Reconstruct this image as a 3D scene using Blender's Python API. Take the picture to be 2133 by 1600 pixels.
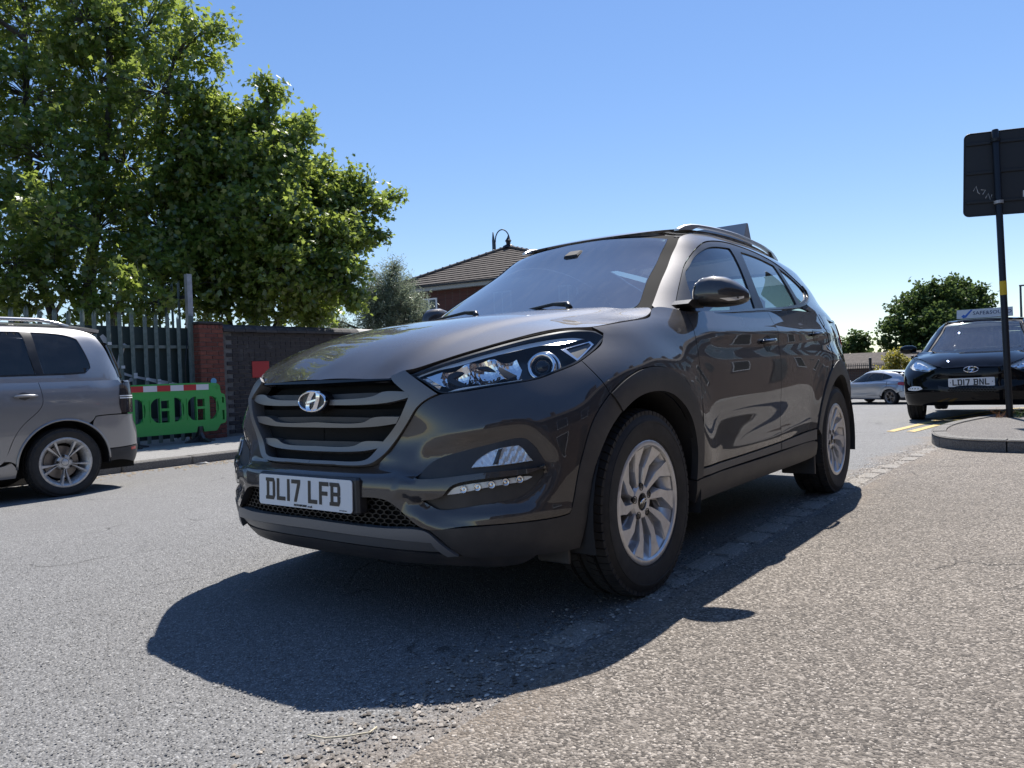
import bpy, bmesh, math, random
import numpy as np
from mathutils import Vector, Matrix
from mathutils.geometry import delaunay_2d_cdt
random.seed(7); RNG = np.random.default_rng(11)
for o in list(bpy.data.objects): bpy.data.objects.remove(o)
SC = bpy.context.scene
COL = SC.collection
# ------------------------------------------------------------------ camera, sky, sun, exposure
CAM = np.array([2.59, 2.232, .845]); YAW, PITCH, ROLL = (math.radians(a) for a in (217.18, -.59, -2.22))
_f = np.array([math.cos(YAW)*math.cos(PITCH), math.sin(YAW)*math.cos(PITCH), math.sin(PITCH)])
_r = np.cross(_f, [0, 0, 1]); _r /= np.linalg.norm(_r); _u = np.cross(_r, _f)
_r, _u = _r*math.cos(ROLL)+_u*math.sin(ROLL), -_r*math.sin(ROLL)+_u*math.cos(ROLL)
cd = bpy.data.cameras.new('camera'); cam = bpy.data.objects.new('camera', cd); COL.objects.link(cam)
cam.matrix_world = Matrix(((_r[0], _u[0], -_f[0], CAM[0]), (_r[1], _u[1], -_f[1], CAM[1]), (_r[2], _u[2], -_f[2], CAM[2]), (0, 0, 0, 1)))
cd.sensor_width = 36; cd.sensor_fit = 'HORIZONTAL'; cd.lens = 1584/2133*36; cd.clip_start = .02; cd.clip_end = 3000
SC.camera = cam
SUNV = Vector((-.68, -.225, 1.0)).normalized()
SUN_EL = math.asin(SUNV.z); SUN_AZ = math.atan2(SUNV.x, SUNV.y)
w = bpy.data.worlds.new('World'); SC.world = w; w.use_nodes = True
nt = w.node_tree; bg = nt.nodes['Background']
sky = nt.nodes.new('ShaderNodeTexSky'); sky.sky_type = 'NISHITA'; sky.sun_disc = False
sky.sun_elevation = SUN_EL; sky.sun_rotation = SUN_AZ; sky.air_density = 1.0; sky.dust_density = .05; sky.ozone_density = 3.0; sky.altitude = 100
gm = nt.nodes.new('ShaderNodeGamma'); gm.inputs[1].default_value = .66; hs_ = nt.nodes.new('ShaderNodeHueSaturation'); hs_.inputs['Saturation'].default_value = 1.42; hs_.inputs['Value'].default_value = 1.12; hs_.inputs['Hue'].default_value = .512   # softer spread from zenith to horizon, the same over the whole dome
nt.links.new(sky.outputs[0], gm.inputs[0]); nt.links.new(gm.outputs[0], hs_.inputs['Color']); nt.links.new(hs_.outputs[0], bg.inputs[0]); bg.inputs[1].default_value = .15
sl = bpy.data.lights.new('sun', 'SUN'); sl.energy = 5.0; sl.angle = math.radians(.53); sl.color = (1, .955, .89)
sun = bpy.data.objects.new('sun', sl); COL.objects.link(sun); sun.rotation_euler = SUNV.to_track_quat('Z', 'Y').to_euler(); sun.location = (0, 0, 30)
SC.view_settings.view_transform = 'Standard'; SC.view_settings.look = 'None'; SC.view_settings.exposure = 0.72; SC.view_settings.gamma = 1
SC.render.resolution_x = 1024; SC.render.resolution_y = 768
SC.render.engine = 'CYCLES'
SC.cycles.max_bounces = 8; SC.cycles.transparent_max_bounces = 12; SC.cycles.caustics_reflective = False; SC.cycles.caustics_refractive = False
# ------------------------------------------------------------------ helpers: materials
MATS = {}
class N:
    """tiny node-graph helper"""
    def __init__(self, name):
        m = bpy.data.materials.new(name); m.use_nodes = True; self.m = m; self.t = m.node_tree; self.b = self.t.nodes['Principled BSDF']
        self.out = self.t.nodes['Material Output']; MATS[name] = m
    def n(self, typ, ins=None, **kw):
        x = self.t.nodes.new('ShaderNode'+typ)
        for k, v in kw.items(): setattr(x, k, v)
        for k, v in (ins or {}).items(): self.s(x.inputs[k], v)
        return x
    def s(self, sock, v):
        if isinstance(v, bpy.types.NodeSocket): self.t.links.new(v, sock)
        else:
            if isinstance(v, (tuple, list)) and len(v) == 3 and sock.type == 'RGBA': v = (*v, 1)
            sock.default_value = v
    def P(self, **kw):
        for k, v in kw.items(): self.s(self.b.inputs[k.replace('_', ' ')], v)
        return self
    def co(self): return self.n('TexCoord').outputs['Object']
    def noise(self, scale, detail=4, rough=.55, vec=None, **k):
        return self.n('TexNoise', {'Scale': scale, 'Detail': detail, 'Roughness': rough, **({'Vector': vec} if vec else {})}, **k).outputs['Fac']
    def vor(self, scale, vec=None, feature='F1', out='Distance', rnd=1.):
        v = self.n('TexVoronoi', {'Scale': scale, 'Randomness': rnd, **({'Vector': vec} if vec else {})}, feature=feature); return v.outputs[out]
    def ramp(self, f, stops, interp='LINEAR'):
        r = self.n('ValToRGB', {'Fac': f}); e = r.color_ramp; e.interpolation = interp
        while len(e.elements) < len(stops): e.elements.new(.5)
        for el, (p, c) in zip(e.elements, stops):
            el.position = p; el.color = (*c, 1) if isinstance(c, (tuple, list)) else (c, c, c, 1)
        return r.outputs[0]
    def mix(self, f, a, b, mode='MIX'):
        x = self.n('Mix', data_type='RGBA', blend_type=mode); self.s(x.inputs[0], f); self.s(x.inputs[6], a); self.s(x.inputs[7], b); return x.outputs[2]
    def math(self, op, a, b=0.):
        x = self.n('Math', operation=op); self.s(x.inputs[0], a); self.s(x.inputs[1], b); return x.outputs[0]
    def bump(self, h, strength=.3, dist=.01, normal=None):
        i = {'Height': h, 'Strength': strength, 'Distance': dist}
        if normal: i['Normal'] = normal
        return self.n('Bump', i).outputs[0]
def simple(name, col, rough=.5, metal=0., **kw):
    g = N(name); g.P(Base_Color=col, Roughness=rough, Metallic=metal, **kw); return g.m
def M(n): return MATS[n]
# ------------------------------------------------------------------ helpers: objects
def tag(o, label=None, cat=None, group=None, kind=None):
    if label: o['label'] = label
    if cat: o['category'] = cat
    if group: o['group'] = group
    if kind: o['kind'] = kind
    return o
def empty(name, loc=(0, 0, 0), rz=0., parent=None):
    o = bpy.data.objects.new(name, None); COL.objects.link(o); o.location = loc; o.rotation_euler = (0, 0, rz); o.empty_display_size = .1
    if parent: o.parent = parent
    return o
def link(name, me, mat=None, parent=None, loc=None, rot=None):
    o = bpy.data.objects.new(name, me); COL.objects.link(o)
    if mat is not None:
        for m in (mat if isinstance(mat, (list, tuple)) else [mat]): me.materials.append(M(m) if isinstance(m, str) else m)
    if parent: o.parent = parent
    if loc is not None: o.location = loc
    if rot is not None: o.rotation_euler = rot
    return o
def mesh(name, v, f, smooth=False, mi=None, sharp=None):
    me = bpy.data.meshes.new(name); me.from_pydata([tuple(map(float, p)) for p in v], [], [tuple(map(int, q)) for q in f])
    if smooth: me.polygons.foreach_set('use_smooth', [True]*len(me.polygons))
    if mi is not None: me.polygons.foreach_set('material_index', mi)
    me.update()
    if sharp and smooth: me.set_sharp_from_angle(angle=math.radians(sharp))
    return me
class B:
    """collects simple shapes into one mesh"""
    def __init__(s): s.v = []; s.f = []; s.sm = False
    def add(s, v, f):
        o = len(s.v); s.v += [tuple(p) for p in v]; s.f += [tuple(i+o for i in q) for q in f]; return s
    def box(s, a, b, bev=0., mtx=None):
        (x0, y0, z0), (x1, y1, z1) = a, b
        x0, x1 = min(x0, x1), max(x0, x1); y0, y1 = min(y0, y1), max(y0, y1); z0, z1 = min(z0, z1), max(z0, z1)
        if bev <= 0:
            v = [(x, y, z) for z in (z0, z1) for y in (y0, y1) for x in (x0, x1)]
            f = [(0, 2, 3, 1), (4, 5, 7, 6), (0, 1, 5, 4), (2, 6, 7, 3), (0, 4, 6, 2), (1, 3, 7, 5)]
        else:
            c = min(bev, (x1-x0)*.45, (y1-y0)*.45, (z1-z0)*.45); v = []; f = []
            def ring(z, i):
                return [(x0+i, y0+c+0, z), (x0+c, y0+i, z), (x1-c, y0+i, z), (x1-i, y0+c, z), (x1-i, y1-c, z), (x1-c, y1-i, z), (x0+c, y1-i, z), (x0+i, y1-c, z)]
            def rin(z): return [(x0+c, y0+c*1.6, z), (x0+c*1.6, y0+c, z), (x1-c*1.6, y0+c, z), (x1-c, y0+c*1.6, z), (x1-c, y1-c*1.6, z), (x1-c*1.6, y1-c, z), (x0+c*1.6, y1-c, z), (x0+c, y1-c*1.6, z)]
            for r in (rin(z0), ring(z0+c, 0), ring(z1-c, 0), rin(z1)): v += r
            for k in range(3):
                for i in range(8): j = (i+1) % 8; f.append((k*8+i, k*8+j, k*8+8+j, k*8+8+i))
            f += [tuple(range(7, -1, -1)), tuple(range(24, 32))]
        if mtx is not None: v = [tuple(mtx @ Vector(p)) for p in v]
        return s.add(v, f)
    def prism(s, poly, h0, h1, axis='y', bev=0.):
        """polygon of 2-D points extruded along an axis ('x': yz, 'y': xz, 'z': xy)"""
        def P3(p, h): return {'x': (h, p[0], p[1]), 'y': (p[0], h, p[1]), 'z': (p[0], p[1], h)}[axis]
        n = len(poly); area = sum(poly[i][0]*poly[(i+1) % n][1]-poly[(i+1) % n][0]*poly[i][1] for i in range(n))
        if (area < 0) != (axis == 'y'): poly = poly[::-1]
        if h0 > h1: h0, h1 = h1, h0
        v = [P3(p, h0) for p in poly]+[P3(p, h1) for p in poly]
        f = [(i, (i+1) % n, n+(i+1) % n, n+i) for i in range(n)]+[tuple(range(n-1, -1, -1)), tuple(range(n, 2*n))]
        return s.add(v, f)
    def tube(s, pts, r, n=8, cap=True, closed=False):
        pts = [Vector(p) for p in pts]; rs = r if isinstance(r, (list, tuple, np.ndarray)) else [r]*len(pts)
        v = []; f = []; up = None; m = len(pts)
        for i, p in enumerate(pts):
            d = (pts[(i+1) % m]-pts[i-1]) if closed else (pts[min(i+1, m-1)]-pts[max(i-1, 0)]); d.normalize()
            if up is None: up = d.orthogonal().normalized()
            up = (up-d*up.dot(d)); up = up.normalized() if up.length > 1e-6 else d.orthogonal().normalized()
            sd = d.cross(up)
            for k in range(n): a = 2*math.pi*k/n; v.append(p+(up*math.cos(a)+sd*math.sin(a))*rs[i])
        for i in range(m if closed else m-1):
            j = (i+1) % m
            for k in range(n): q = (k+1) % n; f.append((i*n+k, i*n+q, j*n+q, j*n+k))
        if cap and not closed: f += [tuple(range(n-1, -1, -1)), tuple(range((m-1)*n, m*n))]
        return s.add(v, f)
    def lathe(s, prof, n=32, axis='z', mtx=None, closed=False):
        """profile of (radius, height)"""
        v = []; f = []; m = len(prof)
        for i in range(n):
            a = 2*math.pi*i/n; c, sn = math.cos(a), math.sin(a)
            for r, h in prof: v.append({'z': (r*c, r*sn, h), 'y': (r*c, h, -r*sn), 'x': (h, r*c, r*sn)}[axis])
        for i in range(n):
            j = (i+1) % n
            for k in range(m if closed else m-1): q = (k+1) % m; f.append((i*m+k, j*m+k, j*m+q, i*m+q))
        if mtx is not None: v = [tuple(mtx @ Vector(p)) for p in v]
        return s.add(v, f)
    def done(s, name, mat, parent=None, smooth=False, sharp=None, loc=None, rot=None):
        return link(name, mesh(name, s.v, s.f, smooth or bool(sharp), sharp=sharp), mat, parent, loc, rot)
def dup(o, parent=None, name=None):
    c = o.copy(); COL.objects.link(c); c.parent = parent if parent is not None else o.parent
    if name: c.name = name
    for ch in [x for x in bpy.data.objects if x.parent == o]: dup(ch, c)
    return c
def kids(o, table): return [x for x in table if x.parent == o]
# ------------------------------------------------------------------ helpers: trimmed panels on a surface
def crv(pts, step=.012, closed=True, ang=38):
    """resample an outline: smooth between corners, corners (sharp turns) kept"""
    p = np.array(pts, float); n = len(p); cor = []
    for i in range(n):
        if not closed and i in (0, n-1): cor.append(i); continue
        a = p[i]-p[i-1]; b = p[(i+1) % n]-p[i]
        t = abs(math.degrees(math.atan2(a[0]*b[1]-a[1]*b[0], a@b)))
        if t > ang: cor.append(i)
    if not cor: cor = [0]
    out = []
    runs = []
    for k, c in enumerate(cor):
        e = cor[(k+1) % len(cor)]
        if not closed and k == len(cor)-1: break
        idx = [c]
        while True:
            idx.append((idx[-1]+1) % n)
            if idx[-1] == e: break
        runs.append(idx)
    for idx in runs:
        q = p[idx]; d = np.linalg.norm(np.diff(q, axis=0), axis=1); t = np.concatenate([[0], np.cumsum(np.sqrt(d+1e-9))])
        m = max(2, int(d.sum()/step)+1)
        L = np.concatenate([[0], np.cumsum(d)]); u = np.interp(np.linspace(0, L[-1], m), L, t)
        r = spl(t, q, u) if len(q) > 2 else np.outer(1-u/t[-1], q[0])+np.outer(u/t[-1], q[1])
        out += list(r[:-1])
    if not closed: out.append(p[-1])
    return np.array(out)
def inside(poly, q):
    x, y = q[:, 0], q[:, 1]; r = np.zeros(len(q), bool); j = len(poly)-1
    for i in range(len(poly)):
        (xi, yi), (xj, yj) = poly[i], poly[j]
        if yi != yj: r ^= ((yi > y) != (yj > y)) & (x < (xj-xi)*(y-yi)/(yj-yi)+xi)
        j = i
    return r
def inset(p, g):
    """shrink a closed outline by g"""
    a = np.sum(p[:, 0]*np.roll(p[:, 1], -1)-np.roll(p[:, 0], -1)*p[:, 1])
    d = np.roll(p, -1, 0)-p; d /= np.linalg.norm(d, axis=1)[:, None]+1e-12
    nr = np.stack([-d[:, 1], d[:, 0]], 1)*(1 if a > 0 else -1); nn = nr+np.roll(nr, 1, 0)
    nn /= np.maximum(np.linalg.norm(nn, axis=1), .5)[:, None]
    return p+nn*g
def panel(name, surf, poly, mat, parent, holes=(), off=0., thick=.012, res=.03, gap=.002, sides=1, raw=False, offf=None, step=.012, geo=False):
    """a trimmed, thickened piece of a surface; sides: 1 left, -1 right, 0 one symmetric piece (poly is its left half)"""
    p = crv(poly, step) if not raw else np.array(poly, float)
    hs = [crv(h, step) for h in holes]
    if sides == 0:
        half = crv(poly, step, closed=False); mir = half[::-1]*([-1, 1] if not isinstance(surf, Top) else [1, -1])
        k0 = 1 if abs(half[-1][0 if not isinstance(surf, Top) else 1]) < 1e-6 else 0
        p = np.vstack([half, mir[k0:len(mir)-1 if abs(half[0][0 if not isinstance(surf, Top) else 1]) < 1e-6 else None]])
        mul = np.array([-1, 1] if not isinstance(surf, Top) else [1, -1]); hs = hs+[h*mul for h in hs]
    if gap: p = inset(p, gap); hs = [inset(h, -gap) for h in hs]
    lo, hi = p.min(0), p.max(0)
    gx = np.arange(lo[0], hi[0], res); gy = np.arange(lo[1], hi[1], res)
    q = np.array([(x+(res/2 if j % 2 else 0), y) for j, y in enumerate(gy) for x in gx])
    q = q[inside(p, q)] if len(q) else np.zeros((0, 2))
    for h in hs:
        if len(q): q = q[~inside(h, q)]
    allb = np.vstack([p]+hs)
    if len(q):
        d = np.array([np.min(np.hypot(*(allb-x).T)) for x in q]); q = q[d > res*.45]
    pts = np.vstack([p]+hs+[q]) if len(q) else np.vstack([p]+hs)
    edges = []; loops = []; o = 0
    for l in [p]+hs:
        n = len(l); loops.append(list(range(o, o+n))); edges += [(o+i, o+(i+1) % n) for i in range(n)]; o += n
    vo, eo, fo, ov, oe, of = delaunay_2d_cdt([Vector(x) for x in pts], edges, [], 0, 1e-7)
    pv = np.array([(x.x, x.y) for x in vo]); tri = np.array([t for t in fo if len(t) == 3])
    c = pv[tri].mean(1); ok = inside(p, c)
    for h in hs: ok &= ~inside(h, c)
    tri = tri[ok]
    X, Nn = surf.ev(pv[:, 0], pv[:, 1])
    of_ = off if offf is None else off+offf(pv[:, 0], pv[:, 1], X)
    X = X+Nn*(np.asarray(of_)[:, None] if np.ndim(of_) else of_)
    tn = np.cross(X[tri[:, 1]]-X[tri[:, 0]], X[tri[:, 2]]-X[tri[:, 0]]); fl = (tn*Nn[tri[:, 0]]).sum(1) < 0
    tri[fl] = tri[fl][:, ::-1]
    if offf is not None:                              # relief: normals from the real shape
        fn = np.cross(X[tri[:, 1]]-X[tri[:, 0]], X[tri[:, 2]]-X[tri[:, 0]]); Nn = np.zeros_like(X)
        for k in range(3): np.add.at(Nn, tri[:, k], fn)
        Nn /= np.linalg.norm(Nn, axis=1)[:, None]+1e-15
    used = np.unique(tri); V = list(X); F = [tuple(t) for t in tri]; NL = [Nn[i] for t in tri for i in t]
    if thick > 0:                                     # rim turned inward
        cnt = {}
        for t in tri:
            for a, b in ((t[0], t[1]), (t[1], t[2]), (t[2], t[0])): cnt[(a, b)] = 1
        bd = [(a, b) for (a, b) in cnt if (b, a) not in cnt]
        idx = {}
        for a, b in bd:
            for k in (a, b):
                if k not in idx: idx[k] = len(V); V.append(X[k]-Nn[k]*thick)
        for a, b in bd:
            F.append((a, idx[a], idx[b], b)); t = X[b]-X[a]; no = np.cross(t, Nn[a]); no /= np.linalg.norm(no)+1e-9; NL += [no]*4
    objs = []
    for sd in ((1,) if sides in (0, 1) else (1, -1) if sides == 2 else (-1,)):
        v = np.array(V); nl = np.array(NL); fs = F
        if sd < 0:
            v = v*[1, -1, 1]; fs = [t[::-1] for t in F]; k = 0; nn = []
            for t in F: nn += list(nl[k:k+len(t)][::-1]*[1, -1, 1]); k += len(t)
            nl = np.array(nn)
        me = mesh(name, v, fs, not geo)
        if not geo: me.normals_split_custom_set([tuple(x) for x in nl])
        objs.append(link(name, me, mat, parent))
    return objs if sides == 2 else objs[0]
def strip_on(surf, line, width):
    """outline of a band of given half width along a (u,v) line"""
    l = crv(line, .02, closed=False); d = np.gradient(l, axis=0); d /= np.linalg.norm(d, axis=1)[:, None]; n = np.stack([-d[:, 1], d[:, 0]], 1)
    return np.vstack([l+n*width, (l-n*width)[::-1]])
def text_mesh(txt, size, extrude=.0008, font_scale=1.):
    cu = bpy.data.curves.new('lettering', 'FONT'); cu.body = txt; cu.size = size; cu.extrude = extrude; cu.align_x = 'CENTER'; cu.align_y = 'CENTER'; cu.resolution_u = 2
    o = bpy.data.objects.new('lettering', cu); COL.objects.link(o)
    dg = bpy.context.evaluated_depsgraph_get(); me = bpy.data.meshes.new_from_object(o.evaluated_get(dg)); bpy.data.objects.remove(o); return me
# ------------------------------------------------------------------ body surfaces of the near car
# car frame: x forward, y to the car's left, z up, origin on the ground under the front axle
def spl(xs, ys, q):
    """natural cubic spline, ys may be (n,k)"""
    xs = np.asarray(xs, float); ys = np.asarray(ys, float); q = np.asarray(q, float)
    one = ys.ndim == 1
    if one: ys = ys[:, None]
    n = len(xs); h = np.diff(xs)
    A = np.eye(n); B = np.zeros_like(ys)
    for i in range(1, n-1):
        A[i, i-1] = h[i-1]; A[i, i] = 2*(h[i-1]+h[i]); A[i, i+1] = h[i]
        B[i] = 6*((ys[i+1]-ys[i])/h[i]-(ys[i]-ys[i-1])/h[i-1])
    M = np.linalg.solve(A, B)
    k = np.clip(np.searchsorted(xs, q)-1, 0, n-2)
    a = ((xs[k+1]-q)/h[k])[:, None]; b = ((q-xs[k])/h[k])[:, None]; hh = (h[k]**2)[:, None]
    r = a*ys[k]+b*ys[k+1]+((a**3-a)*M[k]+(b**3-b)*M[k+1])*hh/6
    return r[:, 0] if one else r
def contour(pts, n=600, ends=True):
    p = np.array(pts, float)
    if ends:  # mirror about y = 0 at both ends so that the contour crosses the centre line square
        p = np.vstack([p[2:0:-1]*[1, -1], p, p[-2:-4:-1]*[1, -1]])
    t = np.concatenate([[0], np.cumsum(np.sqrt(np.linalg.norm(np.diff(p, axis=0), axis=1)))])
    o = 2 if ends else 0
    q = np.linspace(t[o], t[len(t)-1-o], n)
    return spl(t, p, q)
def wrapgrid(rows, O1, O2, xs, zf, ang=13):
    """rows {z: contour}; columns = rays about O1, fixed x stations, rays about O2"""
    zk = sorted(rows); cols = []
    for z in zk:
        c = contour(rows[z]); out = []
        a1 = np.arctan2(c[:, 1]-O1[1], c[:, 0]-O1[0])
        for th in np.linspace(0, np.pi/2, ang):
            i = np.argmax(a1 >= th-1e-9); j = max(i-1, 0)
            f = 0 if i == 0 else (th-a1[j])/(a1[i]-a1[j]+1e-12)
            out.append(c[j]*(1-f)+c[i]*f)
        for x in xs:
            i = np.argmax((c[:, 0] <= x) & (np.arange(len(c)) > 5)); j = i-1
            f = (x-c[j, 0])/(c[i, 0]-c[j, 0]-1e-12); out.append(c[j]*(1-f)+c[i]*f)
        a2 = np.arctan2(c[:, 1]-O2[1], c[:, 0]-O2[0])
        for th in np.linspace(np.pi/2, np.pi, 9):
            ok = (a2 >= th-1e-6) & (c[:, 0] <= O2[0]+.05)
            i = np.argmax(ok) if ok.any() else len(c)-1; j = i-1
            f = np.clip((th-a2[j])/(a2[i]-a2[j]+1e-12), 0, 1)
            out.append(c[j]*(1-f)+c[i]*f)
        cols.append(out)
    return np.array(zk), np.array(cols)           # (nz,ncol,2)
class Surf:
    """dense lookup surface P(s,z) with normals, built from a key grid"""
    def __init__(self, zk, g, ref, ds=.01, zr=None, disp=None):
        d = np.linalg.norm(np.diff(g[ref], axis=0), axis=1)
        sk = np.concatenate([[0], np.cumsum(d)])
        self.sk = sk
        self.S = np.arange(0, sk[-1]+ds, ds); self.S[-1] = sk[-1]
        z0, z1 = zr or (zk[0], zk[-1])
        self.Z = np.arange(z0, z1+1e-6, .008)
        rows = np.array([spl(sk, g[i], self.S) for i in range(len(zk))])    # nz,ns,2
        n = len(self.S)
        flat = spl(zk, rows.reshape(len(zk), -1), self.Z).reshape(len(self.Z), n, 2)
        P = np.concatenate([flat, np.broadcast_to(self.Z[:, None, None], (len(self.Z), n, 1))], 2)
        P[:, 0, 1] = 0
        self.P = P; self.fin()
        if disp is not None:
            SS, ZZ = np.meshgrid(self.S, self.Z)
            self.P = self.P+self.N*disp(SS, ZZ, self.P)[..., None]; self.fin()
    def fin(self):
        ds = np.gradient(self.P, axis=1); dz = np.gradient(self.P, axis=0)
        ds[:, 0] = [0, 1, 0]
        N = np.cross(ds, dz); N /= np.linalg.norm(N, axis=2)[..., None]+1e-12
        self.N = N
    def ev(self, s, z):
        s = np.asarray(s, float); z = np.asarray(z, float)
        sg = np.where(s < 0, -1., 1.); s = np.abs(s)
        i = np.clip(np.searchsorted(self.S, s)-1, 0, len(self.S)-2); j = np.clip(np.searchsorted(self.Z, z)-1, 0, len(self.Z)-2)
        a = np.clip((s-self.S[i])/(self.S[i+1]-self.S[i]), 0, 1)[:, None]; b = ((z-self.Z[j])/(self.Z[j+1]-self.Z[j]))[:, None]
        def L(G): return (G[j, i]*(1-a)+G[j, i+1]*a)*(1-b)+(G[j+1, i]*(1-a)+G[j+1, i+1]*a)*b
        p, n = L(self.P), L(self.N); n /= np.linalg.norm(n, axis=1)[:, None]
        p[:, 1] *= sg; n[:, 1] *= sg
        return p, n
REAR = [(-2.95, .895), (-3.2, .85), (-3.38, .75), (-3.49, .58), (-3.545, .3), (-3.565, 0)]
def side(y0, y1, y2, y3, y4, y5, y6):
    return [(-.1, y0), (-.4, y1), (-.9, y2), (-1.4, y3), (-1.9, y4), (-2.3, y5), (-2.67, y6)]
def rear(dx, k): return [(x+dx*(1 if i > 1 else .3), y*k) for i, (x, y) in enumerate(REAR)]
WROWS = {
 .17: [(.745, 0), (.735, .3), (.69, .5), (.62, .65), (.53, .76), (.42, .82), (.2, .845)]+side(.85, .835, .825, .825, .83, .84, .85)+rear(.15, .93),
 .25: [(.838, 0), (.828, .25), (.79, .45), (.725, .61), (.635, .74), (.53, .825), (.42, .865), (.2, .885)]+side(.888, .875, .868, .868, .87, .88, .885)+rear(.06, .97),
 .33: [(.872, 0), (.862, .25), (.828, .45), (.765, .61), (.68, .74), (.57, .835), (.45, .885), (.2, .905)]+side(.91, .905, .902, .902, .903, .907, .905)+rear(.02, .99),
 .42: [(.876, 0), (.866, .25), (.832, .45), (.772, .61), (.69, .74), (.58, .84), (.46, .892), (.2, .913)]+side(.917, .914, .91, .91, .911, .914, .915)+rear(0, 1),
 .52: [(.872, 0), (.862, .25), (.827, .45), (.767, .61), (.687, .74), (.577, .84), (.46, .893), (.2, .917)]+side(.92, .917, .913, .912, .914, .919, .922)+rear(0, 1.005),
 .61: [(.836, 0), (.828, .25), (.80, .42), (.75, .58), (.672, .73), (.567, .835), (.45, .893), (.2, .92)]+side(.924, .920, .917, .917, .920, .927, .93)+rear(.005, 1.01),
 .72: [(.828, 0), (.822, .25), (.797, .41), (.745, .55), (.658, .70), (.548, .815), (.43, .882), (.2, .92)]+side(.925, .922, .920, .921, .925, .932, .934)+rear(.02, 1.01),
 .82: [(.818, 0), (.812, .25), (.787, .41), (.725, .53), (.618, .67), (.50, .78), (.38, .855), (.2, .91)]+side(.922, .92, .921, .923, .928, .932, .93)+rear(.04, 1.0),
 .90: [(.785, 0), (.775, .25), (.74, .41), (.665, .53), (.545, .66), (.42, .765), (.31, .83), (.15, .885)]+side(.908, .915, .919, .922, .926, .927, .922)+rear(.06, .985),
 .97: [(.70, 0), (.685, .25), (.63, .42), (.54, .55), (.43, .66), (.32, .75), (.2, .815), (.05, .865)]+side(.88, .90, .91, .915, .919, .918, .91)+rear(.07, .97),
 1.04: [(.56, 0), (.54, .25), (.48, .42), (.40, .55), (.30, .65), (.21, .73), (.12, .78), (0, .815)]+side(.835, .868, .892, .9, .905, .902, .893)+rear(.09, .955),
 1.10: [(.38, 0), (.36, .25), (.30, .42), (.22, .55), (.12, .645), (.03, .70), (-.03, .73), (-.06, .745)]+side(.757, .82, .862, .876, .882, .88, .872)+rear(.11, .935),
 1.20: [(.1, 0), (.08, .25), (.03, .40), (-.02, .5), (-.05, .56), (-.065, .6), (-.075, .63), (-.085, .65)]+side(.66, .74, .80, .825, .837, .838, .83)+rear(.14, .9),
}
GROWS = {
 1.06: [(-.16, 0), (-.18, .3), (-.25, .54), (-.33, .69), (-.39, .765), (-.55, .845), (-.9, .88), (-1.4, .89), (-1.9, .892), (-2.3, .887), (-2.67, .875), (-2.95, .845), (-3.2, .78), (-3.38, .66), (-3.46, .4), (-3.48, 0)],
 1.15: [(-.33, 0), (-.35, .3), (-.41, .52), (-.49, .66), (-.55, .72), (-.7, .79), (-.95, .835), (-1.4, .857), (-1.9, .86), (-2.3, .853), (-2.67, .848), (-2.95, .822), (-3.18, .755), (-3.33, .63), (-3.42, .4), (-3.44, 0)],
 1.25: [(-.515, 0), (-.53, .3), (-.585, .5), (-.66, .63), (-.717, .685), (-.85, .745), (-1.05, .79), (-1.4, .815), (-1.9, .82), (-2.3, .81), (-2.67, .786), (-2.95, .75), (-3.15, .69), (-3.28, .59), (-3.36, .38), (-3.38, 0)],
 1.35: [(-.70, 0), (-.715, .28), (-.77, .48), (-.835, .595), (-.887, .645), (-1.0, .705), (-1.18, .748), (-1.45, .768), (-1.9, .772), (-2.3, .76), (-2.67, .733), (-2.95, .695), (-3.12, .64), (-3.22, .55), (-3.29, .36), (-3.31, 0)],
 1.45: [(-.875, 0), (-.89, .28), (-.94, .45), (-1.0, .555), (-1.05, .605), (-1.15, .655), (-1.3, .69), (-1.5, .711), (-1.9, .717), (-2.3, .705), (-2.62, .68), (-2.87, .645), (-3.03, .59), (-3.13, .5), (-3.2, .33), (-3.22, 0)],
 1.53: [(-1.0, 0), (-1.015, .27), (-1.055, .42), (-1.11, .515), (-1.16, .562), (-1.26, .603), (-1.4, .631), (-1.6, .65), (-1.95, .656), (-2.25, .645), (-2.5, .622), (-2.72, .585), (-2.88, .53), (-2.98, .45), (-3.04, .3), (-3.06, 0)],
 1.60: [(-1.12, 0), (-1.13, .25), (-1.17, .38), (-1.22, .465), (-1.28, .505), (-1.38, .535), (-1.5, .553), (-1.7, .565), (-1.95, .568), (-2.15, .558), (-2.3, .54), (-2.45, .505), (-2.56, .45), (-2.63, .37), (-2.67, .22), (-2.68, 0)],
}
def smooth(a, b, x):
    t = np.clip((x-a)/(b-a), 0, 1); return t*t*(3-2*t)
def wdisp(S, Z, P):
    X, Y = P[..., 0], P[..., 1]
    d = np.zeros_like(S)
    sd = smooth(.55, .25, X)*smooth(-3.3, -3.0, X)           # side only
    for cx in (0., -2.67):                                    # flared wings round the arches
        r = np.hypot(X-cx, Z-.345); d += .012*np.exp(-((r-.52)/.10)**2)*sd*smooth(.25, .5, Z)
    zl = .50+.05*(-X-.45)/1.6+.03*smooth(-1.3, -2.1, X)       # scooped lower doors with a rising crease
    w = smooth(-.40, -1.15, X)*smooth(-2.32, -1.75, X)
    d -= .004*w*np.exp(-((Z-zl-.06)/.075)**2)
    d += .0035*w*np.exp(-((Z-zl+.055)/.035)**2)
    zs = 1.005+.045*smooth(-.4, -2.6, X)                      # shoulder line
    w2 = smooth(-.35, -.8, X)*smooth(-3.2, -2.6, X)
    t = Z-zs; d += w2*.007*np.exp(-(t/.03)**2)-w2*.006*np.exp(-((t+.075)/.045)**2)
    return d
_zk, _g = wrapgrid(WROWS, (.2, 0), (-2.95, 0), [0., -.2, -.4, -.65, -.9, -1.15, -1.4, -1.65, -1.9, -2.1, -2.3, -2.5, -2.67, -2.82], None)
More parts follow.
